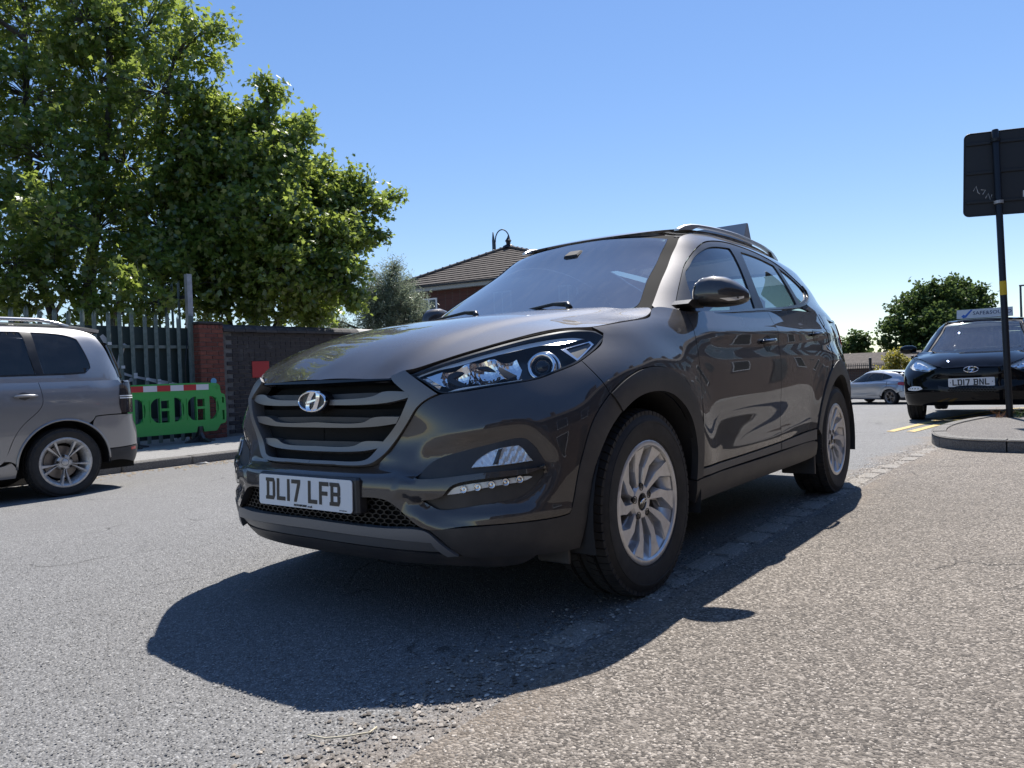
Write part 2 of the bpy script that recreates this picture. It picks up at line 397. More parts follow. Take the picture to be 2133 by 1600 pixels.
W_ = Surf(_zk, _g, 4, disp=wdisp)
_zk, _g = wrapgrid(GROWS, (-1.3, 0), (-2.35, 0), [-1.4, -1.55, -1.75, -1.95, -2.15], None)
G_ = Surf(_zk, _g, 2, zr=(1.06, 1.64))
class Top:
    """z = h(x,y) sheet, given as profiles z(x) at several y"""
    def __init__(self, xs, ys, tab, disp=None):
        self.X = np.arange(min(xs), max(xs)+1e-6, .01); self.Y = np.arange(0, max(ys)+1e-6, .01)
        t = np.array(tab, float)                              # ny,nx
        xi = np.argsort(xs); a = np.array([spl(np.array(xs)[xi], r[xi], self.X) for r in t])
        # mirrored in y for a smooth crown
        ys2 = np.concatenate([-np.array(ys[:0:-1]), ys]); a2 = np.concatenate([a[:0:-1], a])
        self.Zg = spl(ys2, a2, self.Y)                        # nY,nX
        if disp is not None:
            XX, YY = np.meshgrid(self.X, self.Y); self.Zg = self.Zg+disp(XX, YY)
        zy, zx = np.gradient(self.Zg, .01); zy[0] = 0
        N = np.stack([-zx, -zy, np.ones_like(zx)], 2); self.N = N/np.linalg.norm(N, axis=2)[..., None]
    def ev(self, x, y):
        x = np.asarray(x, float); y = np.asarray(y, float); sg = np.where(y < 0, -1., 1.); ya = np.abs(y)
        i = np.clip(((x-self.X[0])/.01).astype(int), 0, len(self.X)-2); j = np.clip((ya/.01).astype(int), 0, len(self.Y)-2)
        a = (x-self.X[i])/.01; b = (ya-self.Y[j])/.01
        def L(G, a, b): return (G[j, i]*(1-a)+G[j, i+1]*a)*(1-b)+(G[j+1, i]*(1-a)+G[j+1, i+1]*a)*b
        z = L(self.Zg, a, b); n = L(self.N, a[:, None], b[:, None]); n /= np.linalg.norm(n, axis=1)[:, None]
        n[:, 1] *= sg
        return np.stack([x, y, z], 1), n
class Sheet(Top):
    """z = h(x,y) as a thin plate spline through measured points (mirrored in y)"""
    def __init__(self, pts, x0, x1, y1, disp=None):
        p = np.array(pts, float); m = p[p[:, 1] > 1e-6]*[1, -1, 1]; p = np.vstack([p, m]); n = len(p)
        def U(d2): return .5*d2*np.log(d2+1e-12)
        K = U(((p[:, None, :2]-p[None, :, :2])**2).sum(2))+1e-4*np.eye(n); Q = np.hstack([np.ones((n, 1)), p[:, :2]])
        c = np.linalg.solve(np.block([[K, Q], [Q.T, np.zeros((3, 3))]]), np.concatenate([p[:, 2], [0, 0, 0]]))
        self.X = np.arange(x0, x1+1e-6, .01); self.Y = np.arange(0, y1+1e-6, .01)
        XX, YY = np.meshgrid(self.X, self.Y); g = np.stack([XX.ravel(), YY.ravel()], 1)
        Z = U(((g[:, None]-p[None, :, :2])**2).sum(2))@c[:n]+c[n]+g@c[n+1:]
        self.Zg = Z.reshape(XX.shape)
        if disp is not None: self.Zg = self.Zg+disp(XX, YY)
        zy, zx = np.gradient(self.Zg, .01); zy[0] = 0
        N = np.stack([-zx, -zy, np.ones_like(zx)], 2); self.N = N/np.linalg.norm(N, axis=2)[..., None]
HEDGE = [(.807, .07, .859), (.804, .24, .853), (.788, .359, .855), (.766, .396, .876), (.754, .421, .88), (.689, .486, .907), (.558, .569, .949), (.437, .636, .982),
         (.309, .704, 1.009), (.228, .755, 1.014), (.183, .782, 1.015), (.018, .80, 1.04), (-.216, .80, 1.073), (-.30, .785, 1.107)]
def hdisp(X, Y):
    yl = np.interp(X, [-.4, .1, .5, .8], [.60, .52, .42, .36])       # raised centre with a crease each side
    return .010*smooth(.05, -.05, Y-yl)*smooth(.80, .55, X)
H_ = Sheet(HEDGE+[(.80, 0, .864), (.74, 0, .912), (.66, 0, .957), (.55, 0, 1.0), (.38, 0, 1.045), (.2, 0, 1.08), (0, 0, 1.107), (-.2, 0, 1.127), (-.45, 0, 1.143),
    (.74, .28, .905), (.66, .35, .945), (.55, .3, .994), (.2, .4, 1.07), (0, .42, 1.097), (-.2, .45, 1.118), (-.4, .5, 1.132), (-.45, .72, 1.13), (.2, .64, 1.038), (0, .66, 1.062)], -.6, .84, .84, hdisp)
RX = [-1.0, -1.15, -1.4, -1.7, -2.1, -2.5, -2.8, -3.1, -3.3]
R_ = Top(RX, [0, .25, .42, .52, .60], [
 [1.550, 1.605, 1.636, 1.647, 1.645, 1.628, 1.602, 1.565, 1.53],
 [1.544, 1.600, 1.631, 1.642, 1.641, 1.624, 1.598, 1.56, 1.525],
 [1.530, 1.587, 1.619, 1.632, 1.631, 1.614, 1.588, 1.55, 1.515],
 [1.515, 1.572, 1.606, 1.620, 1.619, 1.602, 1.575, 1.537, 1.50],
 [1.51, 1.55, 1.585, 1.60, 1.60, 1.582, 1.555, 1.515, 1.48]])
# ------------------------------------------------------------------ vehicle materials
def paint(name, col, metal=.55, rough=.34, flake=.06, dust_amt=.05):
    g = N(name); v = g.noise(900, 2, .5, g.co()); c = g.mix(g.math('MULTIPLY', v, 1.), tuple(x*(1-flake*4) for x in col), tuple(min(1, x*(1+flake*5)) for x in col))
    d = g.noise(5, 5, .6, g.co()); dust = g.ramp(d, [(.45, 0.), (.75, 1.)])
    g.b.inputs['Specular IOR Level'].default_value = .15
    g.P(Base_Color=g.mix(g.math('MULTIPLY', dust, dust_amt), c, (.35, .31, .26)), Metallic=metal, Roughness=rough, Coat_Weight=1., Coat_Roughness=.012, Coat_IOR=1.65)
    return g.m
def glass(name, tint, f0=.04, rough=.005, film=.0, streak=.0):
    """thin sheet: tinted see-through plus a Schlick mirror that is the same from both faces, optional pale film of dust and painted-in sky haze"""
    g = N(name); t = g.n('BsdfTransparent', {'Color': tint}); gl = g.n('BsdfGlossy', {'Roughness': rough, 'Color': (1, 1, 1)}); fc = g.n('LayerWeight', {'Blend': .5}).outputs['Facing']
    fr = g.math('ADD', g.math('MULTIPLY', g.math('POWER', fc, 5.), 1-f0), f0)
    last = g.n('MixShader', {0: fr, 1: t.outputs[0], 2: gl.outputs[0]}).outputs[0]
    if film:
        di = g.n('BsdfDiffuse', {'Color': (.46, .47, .48)}); sc = g.n('Mapping', {'Vector': g.co(), 'Scale': (3, 14, 3), 'Rotation': (.3, .2, .5)}).outputs[0]  # pale diffuse layer: sky haze put into the colour, along with dust
        f = g.math('ADD', g.math('MULTIPLY', g.ramp(g.noise(2.2, 6, .6, sc), [(.45, 0.), (.8, 1.)]), streak), film)
        last = g.n('MixShader', {0: f, 1: last, 2: di.outputs[0]}).outputs[0]
    g.t.links.new(last, g.out.inputs[0]); g.t.nodes.remove(g.b); return g.m
paint('paint_bronze', (.046, .041, .040), .4, .55)
paint('paint_silver', (.30, .30, .31), .75, .38)
paint('paint_black', (.0035, .0037, .005), 0., .6, .06, .006); MATS['paint_black'].node_tree.nodes['Principled BSDF'].inputs['Coat IOR'].default_value = 1.35; MATS['paint_black'].node_tree.nodes['Principled BSDF'].inputs['Specular IOR Level'].default_value = 0.
paint('paint_pale_silver', (.42, .44, .47), .7, .38)
def plastic(name, col, rough, bump=.15):
    g = N(name); n = g.noise(9, 5, .6, g.co()); g.P(Base_Color=g.mix(g.math('MULTIPLY', g.ramp(n, [(.4, 0.), (.8, 1.)]), .12), col, (.25, .22, .19)), Roughness=rough, Normal=g.bump(g.noise(700, 2, .5, g.co()), bump, .001)); return g.m
plastic('cladding', (.028, .028, .031), .5)
plastic('cladding_grey', (.085, .083, .082), .48)
plastic('black_trim', (.008, .008, .009), .35, .05)
simple('gloss_black', (.004, .004, .005), .08)
simple('rubber_seal', (.012, .012, .013), .85, 0., Specular_IOR_Level=.1)
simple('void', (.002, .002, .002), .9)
simple('grille_satin', (.20, .195, .19), .38, .5)
simple('skid_satin', (.16, .165, .175), .42, .35)
simple('chrome', (.82, .82, .84), .06, 1.)
simple('belt_metal', (.16, .16, .16), .2, .8)
simple('chrome_soft', (.7, .7, .72), .2, 1.)
simple('rail_alu', (.55, .56, .58), .3, .85)
simple('lamp_red', (.35, .01, .008), .08, 0., Coat_Weight=1.)
simple('lamp_white', (.88, .89, .88), .18, .0)
simple('lamp_clear', (.78, .79, .80), .08, .4)
simple('plate_white', (.72, .74, .76), .35)
simple('plate_yellow', (.72, .5, .02), .35)
simple('plate_ink', (.012, .012, .014), .4)
simple('interior', (.018, .018, .02), .7)
simple('interior_grey', (.09, .09, .09), .8)
simple('amber', (.55, .2, .03), .15)
glass('lens', (.96, .97, .97), .03); glass('windscreen_glass', (.34, .44, .46), .32, .004, .07, .05); glass('side_glass', (.26, .32, .33), .13, .004, .02, .02); glass('dark_windscreen', (.3, .36, .36), .16, .004, .03, .05); glass('privacy_glass', (.035, .037, .045), .05, .01, .02, .03); glass('rear_glass', (.5, .62, .62), .05)
g = N('alloy'); n_ = g.noise(40, 4, .6, g.co()); g.P(Base_Color=g.mix(g.ramp(n_, [(.35, 0.), (.75, .5)]), (.66, .66, .67), (.42, .39, .35)), Metallic=.6, Roughness=.32)
g = N('alloy_worn'); n_ = g.noise(30, 5, .7, g.co()); g.P(Base_Color=g.mix(g.ramp(n_, [(.4, 0.), (.7, .8)]), (.62, .62, .62), (.36, .34, .31)), Metallic=.6, Roughness=.4)
g = N('rubber'); n_ = g.noise(14, 6, .65, g.co()); g.P(Base_Color=g.ramp(n_, [(.3, (.012, .012, .013)), (.75, (.038, .035, .033))]), Roughness=.72, Normal=g.bump(g.noise(160, 3, .6, g.co()), .25, .002))
simple('disc', (.25, .23, .22), .4, .9)
# ------------------------------------------------------------------ wheels
def tyre_profile(R, rr, wd):
    h = wd/2; s = R-rr
    return [(rr-.012, -h*.80), (rr+.004, -h*.86), (rr+.25*s, -h*.97), (rr+.5*s, -h), (rr+.76*s, -h*.96), (R-.012, -h*.83), (R-.003, -h*.7),
            (R, -h*.55), (R-.008, -h*.54), (R-.008, -h*.47), (R, -h*.46), (R, -h*.13), (R-.008, -h*.12), (R-.008, -h*.03), (R, -h*.02), (R, h*.02), (R, h*.12),
            (R, h*.13), (R-.008, h*.14), (R-.008, h*.2), (R, h*.21), (R, h*.46), (R-.008, h*.47), (R-.008, h*.54), (R, h*.55), (R-.003, h*.7), (R-.012, h*.83),
            (rr+.76*s, h*.96), (rr+.66*s, h*.99), (rr+.655*s, h*1.01), (rr+.60*s, h*1.012), (rr+.595*s, h), (rr+.5*s, h), (rr+.25*s, h*.97), (rr+.10*s, h*.93), (rr+.09*s, h*.91), (rr+.05*s, h*.91), (rr+.004, h*.88), (rr-.004, h*.84), (rr-.012, h*.80)]
def tread_blocks(R, wd, n=70):
    """shoulder lugs and slanted tread bars standing on the tread band"""
    b = B(); h = wd/2
    for i in range(n):
        a = 2*math.pi*i/n; m = Matrix.Rotation(a, 4, 'Y')
        L = 2*math.pi*R/n
        for y0, y1, sk in ((.57, .9, .25), (-.9, -.57, -.25), (.16, .44, .3), (-.44, -.15, -.3)):
            drop = .010 if abs(y0) > .5 else .001
            v = []
            for (yy, dr) in ((y0*h, drop if y0 < -.5 else 0), (y1*h, drop if y1 > .5 else 0)):
                for t in (-.40, .40):
                    x = t*L+sk*L*((yy/h-(y0+y1)/2)/(y1-y0)); r = R-dr
                    for rr_ in (r-.012, r+.0045): v.append(m @ Vector((x, yy, math.sqrt(max(rr_**2-x*x, 0)))))
            b.add(v, [(1, 3, 7, 5), (0, 1, 5, 4), (2, 6, 7, 3), (0, 2, 3, 1), (4, 5, 7, 6)])
    return b
def emblem_mesh(w, h, d=.006, ring=.12):
    """oval ring with a slanted, curved H inside; in the y (across) z (up) plane, facing +x"""
    b = B(); n = 40
    prof = [(1, 0), (1-.15*ring, .8), (1-.5*ring, 1), (1-.85*ring, .8), (1-ring, 0)]; v = []; f = []
    for i in range(n):
        a = 2*math.pi*i/n
        for k, (r, x) in enumerate(prof):
            sh = ring*(1-r/1)/ring
            v.append((x*d, (w/2-(1-r)*w/2)*math.cos(a), (h/2-(1-r)*w/2)*math.sin(a)))
    m = len(prof)
    for i in range(n):
        j = (i+1) % n
        for k in range(m-1): f.append((i*m+k, i*m+k+1, j*m+k+1, j*m+k))
    b.add(v, f)
    def bar(pts, ws):
        p = np.array(pts)*[w/2, h/2]; v = []; f = []
        for (y, z), q in zip(p, ws):
            q *= w/2; v += [(0, y-q, z), (d*.35, y-q*.96, z), (d*1.1, y, z), (d*.35, y+q*.96, z), (0, y+q, z)]
        for i in range(len(p)-1):
            for k in range(4): f.append((i*5+k, i*5+k+1, i*5+6+k, i*5+5+k))
        b.add(v, f)
    bar([(-.30, -.90), (-.36, -.55), (-.34, -.1), (-.22, .35), (-.03, .90)], [.20, .14, .14, .17, .24])
    bar([(.03, -.90), (.22, -.35), (.34, .1), (.36, .55), (.30, .90)], [.24, .17, .14, .14, .20])
    p = np.array([(-.40, -.14), (-.15, -.06), (.15, .06), (.40, .14)])*[w/2, h/2]; v = []; f = []
    for y, z in p: v += [(0, y, z-.10*h), (d*.9, y, z-.04*h), (d*.9, y, z+.04*h), (0, y, z+.10*h)]
    for i in range(3):
        for k in range(3): f.append((i*4+k, i*4+4+k, i*4+5+k, i*4+1+k))
    b.add(v, f)
    return b
def spoke_ring(b, N_, r0, r1, depth, y_face, polys):
    """polys: list of outlines (r, angle in fractions of the pitch) -> extruded, chamfered spokes, axis y"""
    for i in range(N_):
        for out, ya, yb, ch in polys:
            ring0 = []; ring1 = []; ring2 = []
            cr = sum(r for r, _ in out)/len(out); ca = sum(a for _, a in out)/len(out)
            for r, a in out:
                th = 2*math.pi*(i+a)/N_
                dish = ya+(yb-ya)*((r-r0)/(r1-r0))
                r_i = r+(cr-r)*.04; a_i = a+(ca-a)*ch; t2 = 2*math.pi*(i+a_i)/N_
                ring0.append((r_i*math.cos(t2), dish, r_i*math.sin(t2))); ring1.append((r*math.cos(th), dish-.006, r*math.sin(th)))
                a_b = a+(a-ca)*.25; t3 = 2*math.pi*(i+a_b)/N_; ring2.append((r*math.cos(t3), dish-depth, r*math.sin(t3)))
            n = len(out); v = ring0+ring1+ring2
            f = [tuple(range(n))]+[(k, n+k, n+(k+1) % n, (k+1) % n) for k in range(n)]+[(n+k, 2*n+k, 2*n+(k+1) % n, n+(k+1) % n) for k in range(n)]
            b.add(v, f)
def make_wheel(parent, R, rr, wd, style, brand=True, rubber='rubber', alloy='alloy'):
    """wheel = rim barrel mesh, outward face is +y; children tyre, spokes, lug_nut, centre_cap"""
    h = wd/2; b = B()
    b.lathe([(rr-.02, -h*.8), (rr-.045, -h*.7), (rr-.05, h*.35), (rr-.035, h*.62), (rr-.022, h*.78), (rr-.012, h*.84), (rr+.002, h*.87), (rr+.004, h*.9), (rr-.002, h*.93), (rr-.014, h*.92), (rr-.02, h*.86)], 56, 'y')
    w = b.done('wheel', alloy, parent, sharp=40)
    t = B(); t.lathe(tyre_profile(R, rr, wd), 72, 'y'); tb = tread_blocks(R, wd); t.add(tb.v, tb.f)
    t.done('tyre', rubber, w, sharp=35)
    s = B(); yf = h*.62
    if style == 'turbine':
        spoke_ring(s, 5, .06, rr-.015, .045, 0, [
            ([(.050, -.05), (.085, -.07), (.14, -.05), (rr-.055, .015), (rr-.016, .045), (rr-.016, .35), (rr-.05, .265), (.15, .155), (.09, .14), (.052, .16)], yf, h*.86, .10),
            ([(.050, .42), (.09, .39), (.13, .40), (rr-.055, .52), (rr-.016, .55), (rr-.016, .86), (rr-.05, .77), (.14, .63), (.09, .62), (.052, .62)], yf, h*.86, .10)])
        spoke_ring(s, 5, .06, rr-.015, .02, 0, [([(.075, .10), (.14, .115), (rr-.05, .22), (rr-.05, .33), (.15, .22), (.08, .18)], yf-.02, h*.5, .05),
                                                ([(.075, .57), (.14, .585), (rr-.05, .72), (rr-.05, .83), (.15, .70), (.08, .66)], yf-.02, h*.5, .05)])
        hubr = .062
    elif style == 'ten':
        spoke_ring(s, 5, .06, rr-.012, .03, 0, [([(.05, -.12), (.1, -.13), (rr-.014, -.20), (rr-.012, -.10), (.1, -.055), (.05, -.05)], yf, h*.86, .12), ([(.05, .05), (.1, .055), (rr-.012, .10), (rr-.014, .20), (.1, .13), (.05, .12)], yf, h*.86, .12)])
        hubr = .058
    else:
        spoke_ring(s, 5, .05, rr-.012, .03, 0, [([(.045, -.12), (.1, -.09), (rr-.03, -.13), (rr-.01, -.17), (rr-.01, .17), (rr-.03, .13), (.1, .09), (.045, .12)], yf, h*.84, .12)])
        hubr = .055
    s.done('spokes', alloy, w)
    hb = B(); hb.lathe([(hubr+.012, yf-.05), (hubr+.010, yf-.008), (hubr-.002, yf+.002), (.034, yf+.004), (.031, yf-.003), (.001, yf-.003)], 32, 'y'); hb.done('hub', alloy, w, sharp=30)
    cp = B(); cp.lathe([(.0305, yf-.004), (.0295, yf+.004), (.024, yf+.007), (.0005, yf+.008)], 28, 'y'); c = cp.done('centre_cap', 'gloss_black' if brand else alloy, w, sharp=40)
    if brand:
        e = emblem_mesh(.046, .029, .002, .14).done('emblem', 'chrome', w, loc=(0, yf+.0075, 0)); e.rotation_euler = (0, math.radians(20), math.radians(90))
    ln = None
    for i in range(5):
        a = 2*math.pi*(i+.32)/5; r = .057
        if ln is None:
            q = B(); q.lathe([(.0145, -.01), (.0145, .0035), (.012, .0035), (.0115, -.004), (.008, -.004), (.008, .002), (.0005, .003)], 14, 'y'); ln = q.done('lug_nut', 'black_trim', w, sharp=40); o = ln
        else: o = link('lug_nut', ln.data, None, w)
        o.location = (r*math.cos(a), yf+.001, r*math.sin(a))
    d = B(); d.lathe([(.15, -.03), (.15, -.015), (.06, -.015), (.001, -.015)], 40, 'y'); d.done('brake_disc', 'disc', w, sharp=40)
    bk = B(); bk.lathe([(rr-.05, -.05), (.001, -.05)], 32, 'y'); bk.done('brake_shield', 'void', w)
    return w
# ------------------------------------------------------------------ lettering for number plates
GL = {'D': [[(0, 0), (.014, 0), (.014, .079), (0, .079)], [(.014, .065), (.036, .065), (.036, .065), (.05, .065), (.042, .079), (.014, .079)], [(.036, .014), (.05, .014), (.05, .065), (.036, .065)], [(.014, 0), (.042, 0), (.05, .014), (.014, .014)], [(-.005, 0), (0, 0), (0, .012), (-.005, .012)], [(-.005, .067), (0, .067), (0, .079), (-.005, .079)]],
      'L': [[(0, 0), (.014, 0), (.014, .079), (0, .079)], [(.014, 0), (.05, 0), (.05, .014), (.014, .014)]],
      '1': [[(0, 0), (.014, 0), (.014, .079), (0, .079)]],
      '7': [[(0, .065), (.05, .065), (.05, .079), (0, .079)], [(.014, 0), (.029, 0), (.05, .065), (.034, .065)]],
      'F': [[(0, 0), (.014, 0), (.014, .079), (0, .079)], [(.014, .065), (.05, .065), (.05, .079), (.014, .079)], [(.014, .032), (.044, .032), (.044, .046), (.014, .046)]],
      'N': [[(0, 0), (.013, 0), (.013, .079), (0, .079)], [(.037, 0), (.05, 0), (.05, .079), (.037, .079)], [(.013, .079), (.013, .052), (.037, 0), (.037, .027)]]}
GL['B'] = GL['D'][:1]+[[(.014, .065), (.05, .065), (.043, .079), (.014, .079)], [(.036, .046), (.05, .046), (.05, .065), (.036, .065)], [(.014, .033), (.046, .033), (.05, .038), (.05, .046), (.014, .046)], [(.036, .014), (.05, .014), (.05, .033), (.036, .033)], [(.014, 0), (.043, 0), (.05, .014), (.014, .014)], [(-.005, 0), (0, 0), (0, .012), (-.005, .012)], [(-.005, .067), (0, .067), (0, .079), (-.005, .079)]]
GL['0'] = [[(0, .014), (.014, .014), (.014, .065), (0, .065)], [(.036, .014), (.05, .014), (.05, .065), (.036, .065)], [(.008, 0), (.042, 0), (.05, .014), (0, .014)], [(0, .065), (.05, .065), (.042, .079), (.008, .079)]]
GL['Y'] = [[(.018, 0), (.032, 0), (.032, .035), (.018, .035)], [(.018, .035), (.025, .035), (.014, .079), (0, .079)], [(.025, .035), (.032, .035), (.05, .079), (.036, .079)]]
GL['6'] = [[(0, .014), (.014, .014), (.014, .065), (0, .065)], [(.036, .014), (.05, .014), (.05, .04), (.036, .04)], [(.008, 0), (.042, 0), (.05, .014), (0, .014)], [(.014, .034), (.042, .034), (.036, .046), (.014, .046)], [(0, .065), (.046, .065), (.042, .079), (.008, .079)]]
def plate(parent, txt, loc, rot=(0, 0, 0), face='plate_white', dealer=None, screws=False):
    """number plate in the yz plane facing +x; text reads along +y from outside"""
    b = B(); r = .012; pts = []
    for cx, cz, a0 in ((.26-r, .0555-r, 0), (-.26+r, .0555-r, 90), (-.26+r, -.0555+r, 180), (.26-r, -.0555+r, 270)):
        pts += [(cx+r*math.cos(math.radians(a0+k*22.5)), cz+r*math.sin(math.radians(a0+k*22.5))) for k in range(5)]
    b.prism(pts, -.004, 0, 'x'); p = b.done('number_plate', face, parent, loc=loc, rot=rot)
    wid = sum((.014 if c == '1' else .033 if c == ' ' else .05)+.011 for c in txt)-.011; y = -wid/2; k = B()
    for c in txt:
        if c == ' ': y += .033; continue
        for poly in GL[c]: k.prism([(y+q[0], q[1]-.0395+(.004 if dealer else 0)) for q in poly], .0006, .0016, 'x')
        y += (.014 if c == '1' else .05)+.011
    k.done('lettering', 'plate_ink', p)
    if dealer:
        me = text_mesh(dealer, .011); me.materials.clear(); link('dealer_lettering', me, 'plate_ink', p, (.0012, 0, -.0475), (math.pi/2, 0, math.pi/2))
    if screws:
        for s in (-1, 1):
            q = B(); q.lathe([(.006, 0), (.006, .002), (.001, .003)], 10, 'x'); q.done('screw', 'plate_ink', p, loc=(.0005, s*.235, 0))
    return p
# ------------------------------------------------------------------ the near car
CAR = empty('parked_car'); tag(CAR, 'dark bronze-grey SUV with number plate DL17 LFB parked beside the flush kerb', 'car')
PB = 'paint_bronze'
def arc(c, r, a0, a1, n): return [(c[0]+r*math.cos(math.radians(a)), c[1]+r*math.sin(math.radians(a))) for a in np.linspace(a0, a1, n)]
HOODL = [(1.809, 1.107), (1.732, 1.070), (1.62, 1.049), (1.499, 1.035), (1.40, 1.022), (1.334, 1.014)]
HLO = [(.464, .864), (.588, .9), (.792, .942), (.979, .974), (1.162, 1.0), (1.272, 1.007), (1.336, 1.001), (1.359, .976), (1.315, .951), (1.253, .923), (1.167, .889), (1.12, .874), (1.034, .852), (.957, .833), (.816, .817), (.678, .802), (.595, .796), (.564, .808), (.527, .833)]
FLINE = [(1.167, .889), (1.185, .846), (1.205, .806), (1.221, .770)]
ARO = [(1.032, .508), (1.066, .596), (1.103, .667), (1.155, .722), (1.221, .770), (1.296, .807), (1.373, .834), (1.45, .851), (1.53, .858), (1.60, .856), (1.687, .842), (1.77, .811), (1.843, .765), (1.905, .70), (1.953, .614), (1.967, .53), (1.969, .46), (1.966, .386)]
ARI = [(1.094, .475), (1.124, .546), (1.167, .607), (1.214, .656), (1.284, .706), (1.365, .743), (1.45, .762), (1.53, .767), (1.62, .761), (1.70, .740), (1.77, .706), (1.83, .66), (1.875, .60), (1.903, .53), (1.911, .47), (1.906, .382)]
BBL = [(.519, .361), (.624, .367), (.741, .374), (.857, .379), (.965, .386), (.994, .391), (1.003, .405)]
DF = [(1.966, .428), (1.969, .55), (1.973, .72), (1.979, .86), (1.988, .98), (2.036, 1.10)]
DM = [(3.030, .44), (3.030, .55), (3.032, .70), (3.036, .85), (3.042, .96), (3.044, 1.065), (3.034, 1.146)]
RA = (4.187, .345)
RAO = arc(RA, .525, 168, 12, 30); RAI = arc(RA, .425, 171, 9, 30)
DR = [(3.66, .463)]+[p for p in RAO if p[1] > .48 and p[0] < 3.93]+[(3.99, .86), (4.035, .94), (4.02, 1.04), (4.0, 1.12), (4.005, 1.175)]
panel('front_wing', W_, HOODL[::-1][0:1]+[(1.359, .99)]+HLO[8:11]+FLINE[1:]+ARO[5:15]+DF[2:]+[(1.93, 1.112)]+HOODL[:-1], PB, CAR, sides=2, res=.028)
POD = [(.484, .530), (.507, .551), (.546, .579), (.605, .598), (.699, .618), (.788, .636), (.847, .644), (.866, .639), (.884, .621), (.907, .588), (.921, .560), (.903, .553), (.778, .546), (.631, .533), (.494, .524)]
LOW = [(.501, .454), (.576, .467), (.599, .491), (.629, .507), (.747, .522), (.863, .532), (.895, .541), (.915, .543), (.912, .525), (.896, .507), (.871, .482), (.829, .456), (.786, .447), (.684, .435), (.565, .423), (.535, .434)]
GT = [(.394, .857), (.45, .874), (.518, .832), (.577, .793), (.533, .776), (.497, .751), (.468, .713), (.375, .606), (.339, .579), (.303, .563), (.148, .556)]
GO = [(.398, .846), (.470, .793), (.416, .701), (.351, .635), (.306, .590), (.267, .574), (.131, .569)]
HULL = [(.484, .530), (.507, .551), (.546, .579), (.605, .598), (.699, .618), (.788, .636), (.847, .644), (.866, .639), (.884, .621), (.907, .588), (.921, .560), (.918, .540), (.896, .507), (.871, .482), (.829, .456), (.786, .447), (.684, .435), (.565, .423), (.535, .434), (.501, .454), (.40, .470), (.42, .515)]
def brow(u, v, X):
    """relief of the bumper: funnels round the lamp pods, a proud bar under the grille with a flat upper face"""
    a = np.abs(u); q = crv(HULL, .012); ins = inside(q, np.stack([a, v], 1))
    m = np.min(np.hypot(a[:, None]-q[None, :, 0], v[:, None]-q[None, :, 1]), axis=1)
    d = np.where(ins, .004, -.020*smooth(.062, .0, m)*smooth(.40, .52, a))
    bar_ = smooth(.548, .520, v)*smooth(.62, .45, a); d += .014*bar_
    d -= .010*smooth(.60, .56, v)*smooth(.52, .56, v)*smooth(.5, .35, a)
    d += .006*np.exp(-((v-.405)/.012)**2)*smooth(.5, .6, a)
    return d
BUMP = [(0, .556)]+GT[::-1][:8][0:]+[GT[3]]+HLO[16:9:-1]+FLINE[1:]+ARO[3::-1]+BBL[::-1]+[(.444, .41), (.378, .452), (.256, .457), (0, .458)]
_b = []
for q in BUMP:
    if not _b or abs(q[0]-_b[-1][0])+abs(q[1]-_b[-1][1]) > .004: _b.append(q)
BUMPER = panel('front_bumper', W_, _b, PB, CAR, holes=[POD, LOW], sides=0, res=.013, offf=brow, thick=.03, step=.008)
panel('bumper_cladding', W_, BBL+ARO[:5]+[ARI[4]]+ARI[3::-1]+[(1.061, .293), (1.058, .264), (.998, .262), (.867, .262), (.746, .263), (.64, .270), (.574, .318)], 'cladding', CAR, sides=2, off=.002, thick=.03, res=.03)
panel('arch_cladding', W_, ARO[4:]+ARI[:3:-1], 'cladding', CAR, sides=2, off=.007, thick=.03, res=.03)
panel('rear_arch_cladding', W_, RAO+RAI[::-1], 'cladding', CAR, sides=2, off=.007, thick=.03, res=.03)
panel('sill', W_, [(1.908, .378), (1.969, .384), (2.4, .386), (3.03, .389), (3.62, .39), (3.665, .38), (3.70, .30), (3.60, .288), (3.1, .282), (2.4, .283), (1.93, .281)], 'cladding', CAR, sides=2, off=.006, thick=.04, res=.03)
dF = panel('front_door', W_, DF+[(2.55, 1.121)]+DM[::-1]+[(2.45, .43)], PB, CAR, sides=2, res=.026)
dR = panel('rear_door', W_, DM+[(3.55, 1.172), (4.005, 1.175)]+DR[::-1][1:]+[(3.4, .455)], PB, CAR, sides=2, res=.026)
for d, poly in ((dF, [(1.969, .424), (2.45, .426), (3.027, .436), (3.027, .393), (2.4, .39), (1.972, .388)]), (dR, [(3.035, .436), (3.4, .45), (3.655, .459), (3.66, .43), (3.665, .394), (3.035, .393)])):
    for i, sd in enumerate((1, -1)): panel('door_cladding', W_, poly, 'cladding_grey', d[i], sides=sd, off=.003, res=.04)
panel('rear_quarter', W_, [(4.008, 1.172), (4.02, 1.12), (4.04, 1.04), (4.055, .94), (4.01, .865)]+[p for p in RAO if 3.97 < p[0] and p[1] > .74]+[(4.62, .74), (4.85, .76), (4.84, .93), (4.62, .97), (4.58, 1.05), (4.62, 1.118), (4.8, 1.13), (4.8, 1.14), (4.4, 1.155)], PB, CAR, sides=2, res=.03)
panel('tail_lamp', W_, [(4.625, .975), (4.84, .94), (5.05, .96), (5.05, 1.08), (4.85, 1.12), (4.63, 1.125), (4.59, 1.05)], 'lamp_red', CAR, sides=2, off=.006, res=.03)
panel('rear_bumper', W_, [(5.72, .25), (4.75, .25), (4.68, .40), (4.71, .48), (4.70, .60), (4.66, .735), (4.85, .755), (5.2, .73), (5.72, .72)], 'cladding', CAR, sides=2, res=.05)
panel('tailgate', W_, [(5.721, .73), (5.2, .74), (4.87, .765), (4.86, .93), (5.06, .95), (5.06, 1.09), (4.84, 1.13), (4.82, 1.17), (5.72, 1.17)], PB, CAR, sides=2, res=.05)
